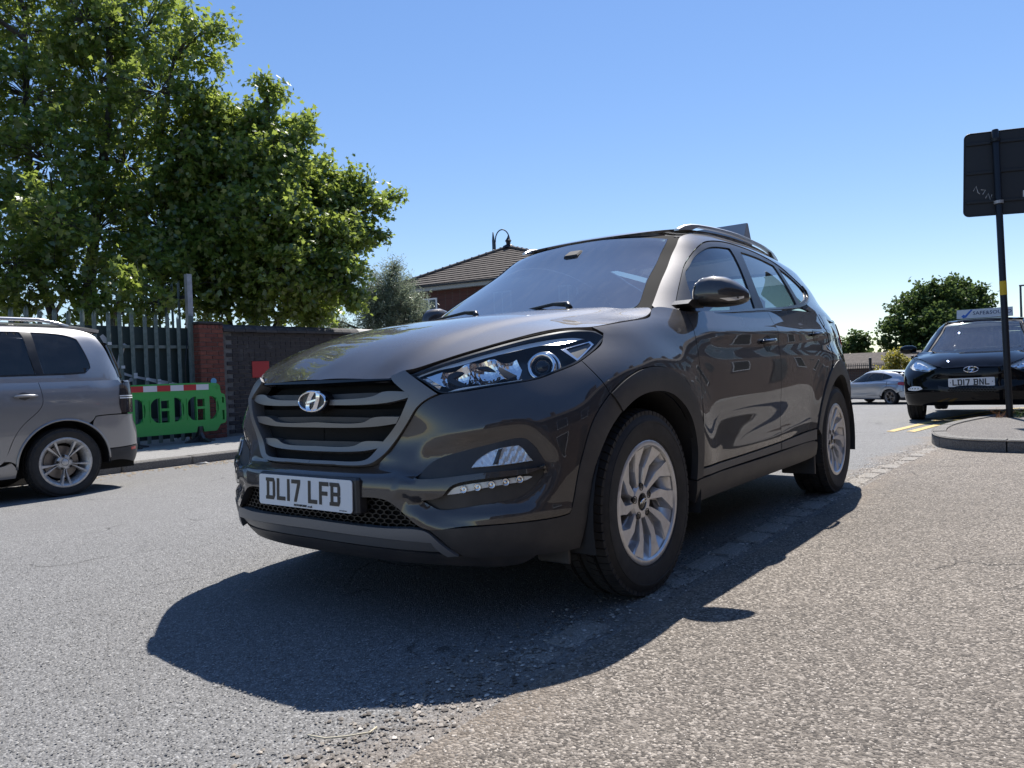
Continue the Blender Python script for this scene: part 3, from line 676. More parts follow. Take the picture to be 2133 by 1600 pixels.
fl = panel('fuel_flap', W_, [(4.36, 1.02), (4.50, 1.03), (4.53, .96), (4.50, .87), (4.42, .85), (4.36, .88), (4.345, .95)], PB, CAR, sides=1, off=.003, thick=.006, res=.03)
# dark liner behind every gap, wheel housings, floor
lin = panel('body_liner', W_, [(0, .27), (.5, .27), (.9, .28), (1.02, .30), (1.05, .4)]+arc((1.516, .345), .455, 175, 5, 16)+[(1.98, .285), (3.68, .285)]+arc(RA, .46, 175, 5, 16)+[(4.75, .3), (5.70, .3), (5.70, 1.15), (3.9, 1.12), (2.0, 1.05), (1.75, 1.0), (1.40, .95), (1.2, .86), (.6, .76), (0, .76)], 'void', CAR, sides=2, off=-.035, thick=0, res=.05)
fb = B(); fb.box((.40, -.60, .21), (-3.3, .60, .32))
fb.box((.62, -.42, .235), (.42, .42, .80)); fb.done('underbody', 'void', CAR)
for cx in (0, -2.67):
    for sd in (1, -1):
        b = B(); a = np.linspace(-.25, math.pi+.25, 20); v = []; f = []
        for t in a:
            for y in (.915, .60): v.append((cx+.44*math.cos(t), sd*y, .345+.43*math.sin(t)))
        for i in range(19): f.append((2*i, 2*i+1, 2*i+3, 2*i+2))
        f.append(tuple(2*i+1 for i in range(20)))
        b.add(v, f); b.done('wheel_housing', 'interior', CAR, smooth=True)
# wheels
wf = make_wheel(CAR, .351, .231, .225, 'turbine'); wf.location = (0, .795, .349); wf.rotation_euler = (0, math.radians(8), math.radians(-1.1))
for loc, rz, ry in (((-2.67, .80, .349), 0, 40), ((0, -.795, .349), math.pi-.02, 15), ((-2.67, -.80, .349), math.pi, 60)):
    w2 = dup(wf, CAR); w2.location = loc; w2.rotation_euler = (0, math.radians(ry), rz)
# mud flap lip under the nose
for sd in (1, -1):
    b = B(); b.box((.45, sd*.70, .205), (.462, sd*.83, .27), .004); b.done('air_deflector', 'cladding', CAR)
    b = B(); b.box((-2.16, sd*.70, .18), (-2.18, sd*.90, .40), .004); b.done('mud_flap', 'cladding', CAR)
# skid plate with a folded lower face
panel('skid_plate', W_, [(0, .368), (.14, .366), (.256, .364), (.396, .363), (.516, .358), (.56, .325), (.629, .276), (.59, .272), (.55, .298), (.534, .318), (.469, .321), (.266, .327), (0, .330)], 'skid_satin', CAR, sides=0, off=.012, thick=.03, res=.025)
panel('skid_plate_fold', W_, [(0, .328), (.266, .325), (.469, .319), (.532, .316), (.55, .296), (.588, .272), (.464, .276), (.258, .284), (0, .288)], 'skid_satin', CAR, sides=0, off=.006, thick=.03, res=.025, offf=lambda u, v, X: -(.325-v)*.35, gap=.0006)
panel('bumper_lip', W_, [(0, .286), (.258, .282), (.464, .274), (.59, .268), (.74, .261), (.9, .258), (.85, .225), (.6, .22), (0, .225)], 'cladding', CAR, sides=0, off=-.008, thick=.03, res=.03)
# lower mesh: honeycomb
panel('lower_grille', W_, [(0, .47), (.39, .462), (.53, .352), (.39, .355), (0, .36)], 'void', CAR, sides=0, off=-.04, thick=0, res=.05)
hx = B(); hp = .0175; msh = [(-.388, .458), (.388, .458), (.53, .355), (-.53, .355)]; seen = set()
def hexpt(s_, z_):
    p, n = W_.ev(np.array([s_]), np.array([z_])); return p[0]-n[0]*.014
for r in range(9):
    for c in range(-34, 35):
        cs = (c+(.5 if r % 2 else 0))*hp*1.9; cz = .350+r*hp*.83
        if not inside(np.array(msh), np.array([[cs, cz]]))[0]: continue
        pts = []
        for k in range(6):
            a = math.radians(60*k+30); pts.append((cs+math.cos(a)*hp*1.08, cz+math.sin(a)*hp*.545))
        o_ = [hexpt(*q) for q in pts]; i_ = [hexpt(cs+(q[0]-cs)*.86, cz+(q[1]-cz)*.86) for q in pts]
        v = o_+i_+[q-np.array([.012, 0, 0]) for q in i_]
        hx.add(v, [(k, (k+1) % 6, 6+(k+1) % 6, 6+k) for k in range(6)]+[(6+k, 6+(k+1) % 6, 12+(k+1) % 6, 12+k) for k in range(6)])
hx.done('honeycomb_mesh', 'black_trim', CAR)
# grille: surround, dark backing, three bars, emblem
gs = panel('grille_surround', W_, GT+[(.148, .557), (0, .556), (0, .569), (.131, .570)]+GO[::-1][1:], 'grille_satin', CAR, sides=2, off=.012, thick=.05, res=.02, gap=.0012)
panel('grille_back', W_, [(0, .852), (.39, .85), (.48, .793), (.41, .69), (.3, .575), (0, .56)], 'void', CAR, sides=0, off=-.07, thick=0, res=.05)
panel('grille_header', W_, [(0, .858), (.393, .854), (.40, .845), (0, .842)], 'gloss_black', CAR, sides=0, off=.004, thick=.05, res=.03)
for top, bot in (([(0, .786), (.315, .796), (.352, .808), (.462, .806)], [(.466, .788), (.36, .771), (0, .768)]), ([(0, .706), (.268, .708), (.303, .721), (.424, .724)], [(.410, .702), (.301, .691), (0, .687)]), ([(0, .620), (.217, .626), (.253, .639), (.350, .641)], [(.336, .620), (.255, .608), (0, .602)])):
    panel('grille_bar', W_, top+bot, 'grille_satin', CAR, sides=0, off=.002, thick=.035, res=.02, gap=0)
    panel('grille_bar_inlay', W_, [(0, top[0][1]+.019), (top[1][0], top[1][1]+.013), (top[2][0]-.004, top[2][1]-.002), (top[1][0]-.004, top[1][1]), (0, top[0][1])], 'cladding', CAR, sides=0, off=-.018, thick=.03, res=.03, gap=0)
for i in range(7):                                   # radiator fins seen between the bars
    b = B(); b.box((.765, -.33, .585+i*.036), (.77, .33, .588+i*.036)); b.done('radiator_fin', 'interior', CAR)
em = emblem_mesh(.158, .080, .010, .13).done('emblem', 'chrome', CAR, sharp=25, loc=(.838, 0, .782)); em.rotation_euler = (0, math.radians(-4), 0)
b = B(); b.lathe([(.001, .0), (.078, 0), (.078, -.04)], 32, 'x'); eb = b.done('emblem_backing', 'black_trim', em, smooth=False, loc=(.0, 0, 0)); eb.scale = (1, .99, .5)
# plate on its dark holder
b = B(); b.box((.845, -.272, .40), (.892, .282, .524), .008); b.done('plate_holder', 'cladding', CAR)
plate(CAR, 'DL17 LFB', (.899, 0, .461), (0, math.radians(-2), 0), dealer='MOTORPOINT .co.uk')
b = B(); me_ = text_mesh('MOTORPOINT', .006); me_.materials.clear(); link('maker_lettering', me_, 'plate_ink', CAR, (.9005, .215, .4115), (math.pi/2, 0, math.pi/2))
# lamp pods in the bumper
for sd in (1, -1):
    pd = panel('fog_lamp_pod', W_, POD, 'cladding', CAR, sides=sd, off=-.018, thick=0, res=.025, gap=-.004)
    lw = panel('running_lamp_pod', W_, LOW, 'cladding', CAR, sides=sd, off=-.022, thick=0, res=.025, gap=-.004)
    FOG = [(.675, .557), (.688, .575), (.714, .594), (.744, .609), (.786, .62), (.838, .625), (.849, .617), (.866, .591), (.88, .571), (.78, .562)]
    panel('fog_reflector', W_, FOG, 'lamp_clear', pd, sides=sd, off=-.0145, thick=.004, res=.008, geo=True, offf=lambda u, v, X: .0010*np.sin(np.abs(u)*260)*np.sin(v*200)+.004*np.minimum(1, ((np.abs(u)-.82)/.06)**2)*(np.abs(u) > .77)+.004*np.minimum(1, ((np.abs(u)-.73)/.05)**2)*(np.abs(u) <= .77)+(.60-v)*.07)
    panel('fog_lamp_divider', W_, [(.745, .565), (.765, .565), (.785, .616), (.768, .614)], 'black_trim', pd, sides=sd, off=-.007, thick=.01, res=.03)
    panel('fog_lens', W_, FOG, 'lens', pd, sides=sd, off=-.004, thick=.012, res=.02)
    DRL = [(.587, .470), (.605, .491), (.635, .503), (.747, .517), (.866, .525), (.875, .521), (.852, .509), (.745, .495), (.628, .474)]
    panel('running_lamp_body', W_, DRL, 'lamp_white', lw, sides=sd, off=-.012, thick=.012, res=.018)
    for k in range(5):
        t = k/4; s_ = .645+t*.185; z_ = .489+t*.026
        p, n = W_.ev(np.array([s_*sd]), np.array([z_])); p = p[0]-n[0]*.010
        q = B(); q.lathe([(.0125, 0), (.0125, .004), (.0105, .006), (.009, .001), (.004, .0035), (.0003, .004)], 16, 'x')
        led = q.done('led', 'chrome_soft', lw, smooth=True, loc=p); led.rotation_euler = Vector(n[0]).to_track_quat('X', 'Z').to_euler()
    panel('running_lamp_lens', W_, DRL, 'lens', lw, sides=sd, off=-.004, thick=.004, res=.02)
    # headlamp: dark housing, bright brow, reflectors, projector, marker triangle, clear cover
    hl = panel('headlamp', W_, HLO, 'black_trim', CAR, sides=sd, off=-.05, thick=0, res=.03, gap=-.005)
    panel('lamp_gasket', W_, HLO, 'black_trim', hl, holes=[inset(crv(HLO), .009)[::3]], sides=sd, off=-.003, thick=.05, res=.03)
    panel('lamp_brow', W_, [(.487, .864), (.605, .903), (.792, .937), (.945, .962), (1.091, .981), (1.227, .990), (1.277, .979), (1.129, .955), (1.086, .957), (.946, .940), (.779, .915), (.644, .888), (.581, .880), (.501, .857)], 'lamp_white', hl, sides=sd, off=-.016, thick=.0, res=.012, geo=True, offf=lambda u, v, X: -(v-np.interp(np.abs(u), [.487, .605, .792, .945, 1.091, 1.227, 1.277], [.86, .893, .926, .95, .968, .978, .979]))*.35)
    panel('lamp_reflector', W_, [(.58, .868), (.732, .903), (.821, .911), (.925, .914), (.932, .883), (.90, .846), (.77, .833), (.654, .822), (.615, .815), (.53, .855)], 'chrome', hl, sides=sd, off=-.046, thick=0, res=.008, geo=True, offf=lambda u, v, X: .030*np.minimum(1.3, np.minimum(np.minimum((np.abs(u)-.66)**2+(v-.850)**2*2, (np.abs(u)-.77)**2+(v-.865)**2*2), (np.abs(u)-.885)**2+(v-.880)**2*2)/.0036)+.0006*np.sin(np.abs(u)*330))
    panel('lamp_divider', W_, [(.70, .893), (.83, .905), (.90, .86), (.86, .848), (.80, .880)], 'black_trim', hl, sides=sd, off=-.024, thick=.02, res=.02)
    panel('lamp_divider', W_, [(.585, .862), (.70, .893), (.72, .885), (.64, .858), (.70, .833), (.66, .826)], 'black_trim', hl, sides=sd, off=-.026, thick=.02, res=.02)
    panel('indicator', W_, [(.509, .857), (.575, .866), (.60, .84), (.582, .810)], 'lamp_clear', hl, sides=sd, off=-.020, thick=0, res=.007, geo=True, offf=lambda u, v, X: .003*np.sin(v*420)-(v-.84)*.3)
    panel('side_light_strip', W_, [(.611, .806), (.654, .818), (.77, .829), (.91, .842), (.903, .834), (.768, .819), (.633, .802)], 'lamp_white', hl, sides=sd, off=-.014, thick=.01, res=.02)
    TRI = [(1.132, .945), (1.291, .972), (1.297, .957), (1.164, .896)]
    panel('marker_frame', W_, TRI, 'chrome_soft', hl, sides=sd, off=-.016, thick=.01, res=.03, holes=[[(1.158, .943), (1.277, .963), (1.280, .957), (1.172, .909)]])
    panel('marker_panel', W_, [(1.156, .944), (1.280, .965), (1.283, .956), (1.171, .906)], 'cladding_grey', hl, sides=sd, off=-.022, thick=0, res=.03)
    p, n = W_.ev(np.array([1.02*sd]), np.array([.893])); nn = Vector(n[0]); nn = (nn*.55+Vector((.85, .12*sd, 0))).normalized(); c0 = Vector(p[0])-Vector(n[0])*.034
    q = B(); q.lathe([(.050, -.02), (.050, .012), (.047, .019), (.038, .015), (.033, .002), (.033, -.02)], 36, 'x')
    pr = q.done('projector_ring', 'chrome', hl, smooth=True, loc=c0); pr.rotation_euler = nn.to_track_quat('X', 'Z').to_euler()
    q = B(); q.lathe([(.062, -.03), (.062, -.010), (.056, -.006), (.054, -.03)], 36, 'x'); pr2 = q.done('projector_shroud', 'chrome_soft', hl, smooth=True, loc=c0); pr2.rotation_euler = pr.rotation_euler
    q = B(); q.lathe([(.031, -.004), (.026, .010), (.016, .017), (.0003, .020)], 28, 'x'); pl = q.done('projector_lens', 'gloss_black', hl, smooth=True, loc=c0); pl.rotation_euler = pr.rotation_euler
    panel('lamp_cover', W_, inset(crv(HLO), .004)[::2], 'lens', hl, sides=sd, off=-.001, thick=.004, res=.03, gap=0)
# bonnet, cowl, wipers
HP = [(.809, 0), (.807, .07), (.804, .24), (.790, .355), (.766, .394), (.752, .423), (.688, .489), (.557, .573), (.436, .640), (.308, .708), (.227, .758), (.183, .784), (.03, .812), (-.17, .812), (-.27, .800), (-.31, .768), (-.335, .66), (-.30, .5), (-.235, .25), (-.21, 0)]
panel('bonnet', H_, HP, PB, CAR, sides=0, res=.024, thick=.016, gap=.0025)
panel('cowl', G_, [(0, 1.065), (.45, 1.065), (.62, 1.075), (.66, 1.10), (.60, 1.15), (.5, 1.14), (.25, 1.12), (0, 1.115)], 'cladding', CAR, sides=0, off=-.012, thick=.02, res=.05)
for s_, dr in ((.40, 1), (-.11, 1)):
    b = B(); base = np.array([-.27 if s_ > 0 else -.235, s_, 1.135]); pts = [base, base+[-.03, -.03, .024], base+[-.07, -.13, .035], base+[-.10, -.30, .024], base+[-.11, -.42, .012]]
    b.tube([tuple(q) for q in pts], [.016, .014, .009, .006, .004], 8); b.done('wiper_arm', 'black_trim', CAR, smooth=True)
# greenhouse
WS = [(0, 1.10), (.3, 1.105), (.5, 1.12), (.548, 1.145), (.588, 1.21), (.642, 1.282), (.716, 1.347), (.81, 1.414), (.92, 1.480), (1.03, 1.536), (.9, 1.556), (.6, 1.574), (.3, 1.583), (0, 1.586)]
ws = panel('windscreen', G_, WS, 'windscreen_glass', CAR, sides=0, off=-.003, thick=.005, res=.035)
fr = inset(crv(WS[:-1], .03, closed=False), 0)
panel('windscreen_frit', G_, [(1.03, 1.536), (.9, 1.556), (.6, 1.574), (.3, 1.583), (0, 1.586), (0, 1.574), (.3, 1.571), (.6, 1.561), (.85, 1.546), (1.0, 1.524)], 'gloss_black', ws, sides=2, off=-.008, thick=0, res=.04)
panel('windscreen_seal', G_, [(.50, 1.10), (.540, 1.145), (.580, 1.21), (.634, 1.282), (.708, 1.347), (.80, 1.414), (.91, 1.480), (1.02, 1.538), (1.125, 1.542), (1.02, 1.490), (.91, 1.424), (.80, 1.347), (.708, 1.268), (.652, 1.202), (.61, 1.136), (.60, 1.09)], 'rubber_seal', CAR, sides=2, off=-.005, thick=.02, res=.04, gap=0)
panel('roof_header_seal', G_, [(0, 1.57), (.6, 1.56), (1.06, 1.53), (1.13, 1.545), (1.14, 1.57), (.6, 1.597), (0, 1.605)], 'rubber_seal', CAR, sides=0, off=-.012, thick=.02, res=.04, gap=0)
b = B(); b.box((-.04, -.045, -.012), (.04, .045, .012), .008); mr = b.done('mirror_sensor_housing', 'interior', CAR, loc=(-.955, 0, 1.495)); mr.rotation_euler = (0, math.radians(28), 0)
DLO = [(.868, 1.33), (.967, 1.393), (1.084, 1.448), (1.21, 1.494), (1.347, 1.526), (1.48, 1.545), (1.633, 1.553), (1.79, 1.549), (1.95, 1.538), (2.12, 1.518), (2.29, 1.487), (2.45, 1.446), (2.60, 1.40), (2.70, 1.362), (2.725, 1.335), (2.69, 1.302), (2.60, 1.268), (2.472, 1.238), (2.283, 1.209), (2.071, 1.187), (1.492, 1.146), (1.199, 1.126), (.768, 1.094), (.70, 1.10), (.69, 1.13), (.76, 1.225)]
CANT = [(.594, 1.136), (.642, 1.205), (.698, 1.271), (.79, 1.35), (.90, 1.426), (1.02, 1.495), (1.115, 1.54), (1.25, 1.570), (1.4, 1.592), (1.6, 1.606), (1.85, 1.612), (2.1, 1.606), (2.35, 1.59), (2.6, 1.565), (2.85, 1.53), (3.1, 1.48), (3.22, 1.40), (3.32, 1.28), (3.40, 1.16), (3.40, 1.13)]
panel('pillar_and_roof_side', G_, CANT+[(2.9, 1.13), (2.55, 1.16), (2.283, 1.192), (2.071, 1.175), (1.492, 1.136), (1.199, 1.115), (.768, 1.083), (.62, 1.085)], PB, CAR, holes=[DLO], sides=2, res=.028)
FG = [(.868, 1.307), (.931, 1.349), (1.022, 1.400), (1.146, 1.448), (1.256, 1.478), (1.391, 1.499), (1.497, 1.506), (1.560, 1.508), (1.524, 1.45), (1.484, 1.372), (1.447, 1.292), (1.415, 1.215), (1.393, 1.150), (.98, 1.120), (.79, 1.106), (.815, 1.19)]
RG = [(1.687, 1.499), (1.839, 1.496), (2.009, 1.485), (2.195, 1.465), (2.199, 1.404), (2.202, 1.341), (2.197, 1.217), (1.908, 1.188), (1.531, 1.160), (1.545, 1.248), (1.576, 1.327), (1.618, 1.41)]
QG = [(2.270, 1.458), (2.45, 1.415), (2.58, 1.372), (2.655, 1.336), (2.60, 1.30), (2.437, 1.258), (2.30, 1.233), (2.283, 1.312), (2.272, 1.389)]
for sd in (1, -1):
    fr = panel('window_frame', G_, DLO, 'black_trim', CAR, holes=[FG, RG, QG], sides=sd, off=-.004, thick=.015, res=.035)
    panel('front_side_window', G_, FG, 'side_glass', CAR, sides=sd, off=-.010, thick=.004, res=.035, gap=-.004)
    panel('rear_side_window', G_, RG, 'side_glass', CAR, sides=sd, off=-.010, thick=.004, res=.035, gap=-.004)
    panel('quarter_window', G_, QG, 'side_glass', CAR, sides=sd, off=-.010, thick=.004, res=.035, gap=-.004)
    panel('belt_moulding', G_, strip_on(G_, [(.775, 1.096), (1.199, 1.127), (1.492, 1.148), (2.071, 1.188), (2.283, 1.211), (2.472, 1.240), (2.60, 1.272), (2.69, 1.305), (2.722, 1.336), (2.69, 1.366)], .0055), 'belt_metal', CAR, sides=sd, off=.006, thick=.012, res=.05, gap=0, raw=True)
panel('rear_window', G_, [(3.42, 1.17), (3.30, 1.30), (3.20, 1.43), (3.4, 1.45), (3.7, 1.455), (3.97, 1.455), (3.97, 1.16)], 'rear_glass', CAR, sides=2, off=-.003, thick=.004, res=.06)
panel('roof', R_, [(-1.100, 0), (-1.108, .25), (-1.148, .38), (-1.20, .455), (-1.28, .50), (-1.42, .535), (-1.6, .553), (-1.9, .562), (-2.2, .552), (-2.5, .535), (-2.8, .505), (-3.05, .47), (-3.17, .44), (-3.22, .3), (-3.23, 0)], PB, CAR, sides=0, res=.04, off=.004)
for sd in (1, -1):
    b = B(); pts = []
    for t in np.linspace(0, 1, 26):
        x = -1.19-1.62*t; y = np.interp(x, [-2.82, -2.4, -1.9, -1.5, -1.19], [.505, .545, .562, .548, .505]); p, n = R_.ev(np.array([x]), np.array([y]))
        lift = .026*min(1, t/.10, (1-t)/.10)**.6 if 0 < t < 1 else 0
        pts.append((x, sd*(y-.002), p[0][2]+.012+lift))
    v = []; f = []
    for i, (x, y, z) in enumerate(pts):
        zb = R_.ev(np.array([x]), np.array([abs(y)]))[0][0][2] if i in (0, 1, 2, 23, 24, 25) else z-.017
        v += [(x, y-.014, min(zb, z-.008)), (x, y-.013, z-.004), (x, y-.006, z), (x, y+.007, z), (x, y+.014, z-.005), (x, y+.014, min(zb, z-.010))]
    for i in range(len(pts)-1):
        for k in range(6): f.append((i*6+k, i*6+6+k, i*6+6+(k+1) % 6, i*6+(k+1) % 6))
    f += [(0, 1, 2, 3, 4, 5), tuple(len(v)-1-k for k in range(6))]
    b.add(v, f); b.done('roof_rail', 'rail_alu', CAR, sharp=50)
    # door mirror
    m = empty('m'); bpy.data.objects.remove(m)
    rings = []; b = B(); nseg = 22; secs = [(.828, .020, .030, -.64, 1.172), (.842, .050, .060, -.655, 1.174), (.868, .074, .076, -.67, 1.176), (.91, .084, .082, -.685, 1.176), (.957, .082, .077, -.698, 1.172), (.993, .072, .064, -.71, 1.166), (1.021, .056, .047, -.72, 1.160), (1.04, .035, .030, -.728, 1.157), (1.048, .012, .012, -.732, 1.156)]
    v = []; f = []
    for (y, dx, dz, cx, cz) in secs:
        for k in range(nseg):
            a = 2*math.pi*k/nseg; ca, sa = math.cos(a), math.sin(a); e = .75
            X = abs(ca)**e*math.copysign(1, ca)*dx; Z = abs(sa)**e*math.copysign(1, sa)*dz
            if X < 0: X *= .55
            if Z < 0: Z *= .72
            v.append((cx+X, sd*y, cz+Z))
    for i in range(len(secs)-1):
        for k in range(nseg): q = (k+1) % nseg; t = (i*nseg+k, i*nseg+q, (i+1)*nseg+q, (i+1)*nseg+k); f.append(t if sd > 0 else t[::-1])
    f += [tuple(range(nseg-1, -1, -1)) if sd > 0 else tuple(range(nseg)), tuple(range((len(secs)-1)*nseg, len(secs)*nseg)) if sd > 0 else tuple(range(len(secs)*nseg-1, (len(secs)-1)*nseg-1, -1))]
    me = mesh('door_mirror', v, f, True); me.materials.append(M(PB)); me.materials.append(M('black_trim'))
    for pl_ in me.polygons:
        c = pl_.center
        if c.z < 1.137: pl_.material_index = 1
    mo = link('door_mirror', me, None, CAR)
    if sd < 0:                                    # the far side mirror is folded in
        pv_ = Vector((-.62, -.83, 0)); mo.matrix_basis = Matrix.Translation(pv_) @ Matrix.Rotation(math.radians(-68), 4, 'Z') @ Matrix.Translation(-pv_)
    b = B(); b.prism([(-.50, 1.130), (-.54, 1.150), (-.68, 1.158), (-.72, 1.134), (-.66, 1.118), (-.55, 1.116)], sd*.78, sd*.86, 'y'); b.done('mirror_arm', 'black_trim', mo)
    b = B(); v = []
    ip = [(.955, 1.151), (.99, 1.151), (1.025, 1.154), (1.04, 1.157), (1.039, 1.148), (1.015, 1.139), (.985, 1.137)]
    for (y, z) in ip:
        dx = np.interp(y, [.957, .993, 1.021, 1.04, 1.048], [.082, .072, .056, .035, .012]); cx = np.interp(y, [.957, .993, 1.021, 1.04, 1.048], [-.698, -.71, -.72, -.728, -.732])
        zr = (z-1.168)/.055; v.append((cx+dx*math.sqrt(max(0, 1-min(1, abs(zr))**1.6))*1.0+.009, sd*y, z))
    b.add(v, [tuple(range(7)) if sd > 0 else tuple(range(6, -1, -1))]); b.done('mirror_indicator', 'lamp_clear', mo)
    b = B(); v = [(.63, .985), (.575, 1.045)]; 
    # handles
    for s0, s1, z0, z1, dd in ((2.745, 3.005, .968, .982, dF), (3.63, 3.92, 1.022, 1.036, dR)):
        par = dd[0] if sd > 0 else dd[1]; pts = []
        for t in np.linspace(0, 1, 9):
            s_ = s0+(s1-s0)*t*.82+.02; z_ = z0+(z1-z0)*t; p, n = W_.ev(np.array([s_*sd]), np.array([z_])); pts.append(tuple(p[0]+n[0]*(.006+.016*math.sin(math.pi*min(max(t, 0), 1))**.5)))
        q = B(); q.tube(pts, [.009, .011, .012, .012, .012, .012, .012, .011, .009], 8); q.v = [(x, y, z) for x, y, z in q.v]; h_ = q.done('handle', 'gloss_black', par, smooth=True)
        c = s0+.115
        panel('handle_recess', W_, [(c-.055, z0+.02), (c-.02, z0+.032), (c+.03, z0+.034), (c+.065, z0+.02), (c+.06, z0-.02), (c+.02, z0-.05), (c-.02, z0-.045), (c-.05, z0-.015)], 'gloss_black', par, sides=sd, off=.0015, thick=.002, res=.02)
        q = B(); q.tube([tuple(np.array(a)+np.array([0, sd*.004, .0095])) for a in pts[1:-1]], .003, 6); q.done('handle_strip', 'chrome', par, smooth=True)
# roof board
b = B(); b.prism([(-2.30, 1.632), (-2.40, 1.80), (-2.425, 1.80), (-2.52, 1.60)], -.45, .45, 'y')
simple('board_grey', (.34, .35, .37), .55); rb = b.done('roof_sign', 'board_grey'); tag(rb, 'grey wedge-shaped advertising board standing on the near SUV roof', 'roof sign')
# cabin
cb = B(); cb.box((-.50, -.66, .78), (-.98, .66, 1.06), .05); cb.done('dashboard', 'interior', CAR)
b = B(); b.lathe([(.165, -.012), (.18, 0), (.165, .012), (.152, 0)], 28, 'x', closed=True); stw = b.done('steering_wheel', 'interior', CAR, smooth=True, loc=(-1.03, -.36, 1.04)); stw.rotation_euler = (0, math.radians(25), 0)
for x, y, hgt in ((-1.55, .36, 1.10), (-1.55, -.36, 1.10), (-2.45, .36, 1.06), (-2.45, -.36, 1.06)):
    b = B(); b.box((x+.42, y-.25, .45), (x-.12, y+.25, .62), .05)
    b.prism([(x-.02, .55), (x+.10, .58), (x-.08, hgt+.05), (x-.20, hgt+.05)], y-.23, y+.23, 'y'); b.box((x-.21, y-.12, hgt+.07), (x-.10, y+.12, hgt+.27), .04); b.done('seat', 'interior', CAR)
b = B(); b.box((-2.2, -.5, 1.565), (-1.3, .5, 1.57)); b.box((-1.1, -.80, .5), (-3.2, .80, .55)); b.box((-3.2, -.7, .5), (-3.24, .7, 1.1))
for sd in (1, -1): b.box((-.6, sd*.80, .45), (-3.0, sd*.84, 1.05))
b.done('cabin_lining', 'interior', CAR)
# ------------------------------------------------------------------ lie of the land
def S_(a, b, x): t = np.clip((np.asarray(x, float)-a)/(b-a), 0, 1); return t*t*(3-2*t)
def gz(x, y):
    x = np.asarray(x, float); y = np.asarray(y, float)
    return -.022*np.clip(-1-y, 0, 6.0)-.83*S_(-10, -32, x)
# ------------------------------------------------------------------ ground materials
def stone_surface(name, cols, scale, dirt=None, rough=.85, bump=.6, patch=.25, fine=1.):
    g = N(name); co = g.co()
    vc = g.n('TexVoronoi', {'Scale': scale, 'Vector': co}); rnd = g.n('SeparateColor', {0: vc.outputs['Color']}).outputs[0]
    c = g.ramp(rnd, [(0., cols[0]), (.45, cols[1]), (.8, cols[2]), (1., cols[3])])
    big = g.noise(.55, 6, .6, co); mid = g.noise(7, 5, .6, co)
    c = g.mix(g.math('MULTIPLY', g.ramp(big, [(.35, 0.), (.7, 1.)]), patch), c, cols[0])
    c = g.mix(g.math('MULTIPLY', g.ramp(mid, [(.5, 0.), (.75, 1.)]), patch*.8), c, cols[2])
    v2 = g.vor(scale*.23, co); spk = g.ramp(v2, [(0., 1.), (.10, 0.)]); c = g.mix(g.math('MULTIPLY', spk, .45), c, cols[3])
    # cracks
    wv = g.n('VectorMath', {0: co, 1: g.n('VectorMath', {0: g.n('TexNoise', {'Scale': 3., 'Detail': 6, 'Vector': co}).outputs['Color'], 'Scale': .35}, operation='SCALE').outputs[0]}, operation='ADD').outputs[0]
    ck = g.vor(.75, wv, 'DISTANCE_TO_EDGE'); ckm = g.math('MULTIPLY', g.ramp(ck, [(0., 1.), (.008, 0.)]), g.ramp(g.noise(1.3, 3, .5, co), [(.52, 0.), (.62, 1.)]))
    c = g.mix(g.math('MULTIPLY', ckm, .75), c, (.02, .019, .018))
    if dirt:
        d = dirt(g, co); c = g.mix(d, c, g.ramp(g.noise(60, 4, .6, co), [(.3, (.16, .125, .095)), (.7, (.27, .22, .17))]))
    h = g.math('ADD', g.math('MULTIPLY', vc.outputs['Distance'], -.9), g.math('MULTIPLY', g.noise(scale*2.2, 3, .6, co), .35)); h = g.math('SUBTRACT', h, g.math('MULTIPLY', ckm, 1.5))
    g.P(Base_Color=c, Roughness=rough, Normal=g.bump(h, bump, .006*fine)); g.b.inputs['Specular IOR Level'].default_value = .35
    return g.m
def kerb_dirt(g, co):
    s = g.n('SeparateXYZ', {0: co}); n = g.n('TexNoise', {'Scale': 2.2, 'Detail': 6, 'Roughness': .6, 'Vector': co}).outputs['Fac']
    yy = g.math('ADD', s.outputs[1], g.math('MULTIPLY', g.math('SUBTRACT', n, .5), .9)); d = g.math('ABSOLUTE', g.math('SUBTRACT', yy, .93))
    return g.math('MULTIPLY', g.ramp(d, [(0., 1.), (.22, 0.)]), .5)
def kerb_dirt_obj(g, co): return g.math('MULTIPLY', g.ramp(g.noise(11, 5, .6, co), [(.45, 0.), (.7, 1.)]), .4)
stone_surface('asphalt', [(.10, .099, .098), (.165, .162, .158), (.215, .211, .206), (.35, .345, .335)], 190, kerb_dirt, bump=.55)
stone_surface('chipped_tarmac', [(.065, .056, .048), (.155, .134, .112), (.255, .222, .187), (.45, .40, .345)], 130, kerb_dirt, bump=1., patch=.45)
stone_surface('corner_tarmac', [(.075, .068, .062), (.13, .12, .11), (.18, .165, .152), (.34, .31, .28)], 110, None, bump=.8, patch=.4)
stone_surface('footway', [(.17, .165, .16), (.235, .23, .22), (.29, .28, .27), (.38, .37, .35)], 160, None, bump=.35)
stone_surface('kerb_stone', [(.11, .10, .09), (.18, .17, .155), (.25, .24, .22), (.33, .32, .30)], 210, None, bump=.7, patch=.7)
stone_surface('sett_stone', [(.17, .155, .138), (.26, .24, .213), (.34, .315, .28), (.42, .39, .35)], 190, kerb_dirt_obj, bump=.6, patch=.4)
g = N('yellow_paint'); co = g.co(); g.P(Base_Color=g.mix(g.ramp(g.noise(16, 5, .65, co), [(.48, 0.), (.62, .9)]), (.55, .38, .10), (.2, .19, .17)), Roughness=.75)
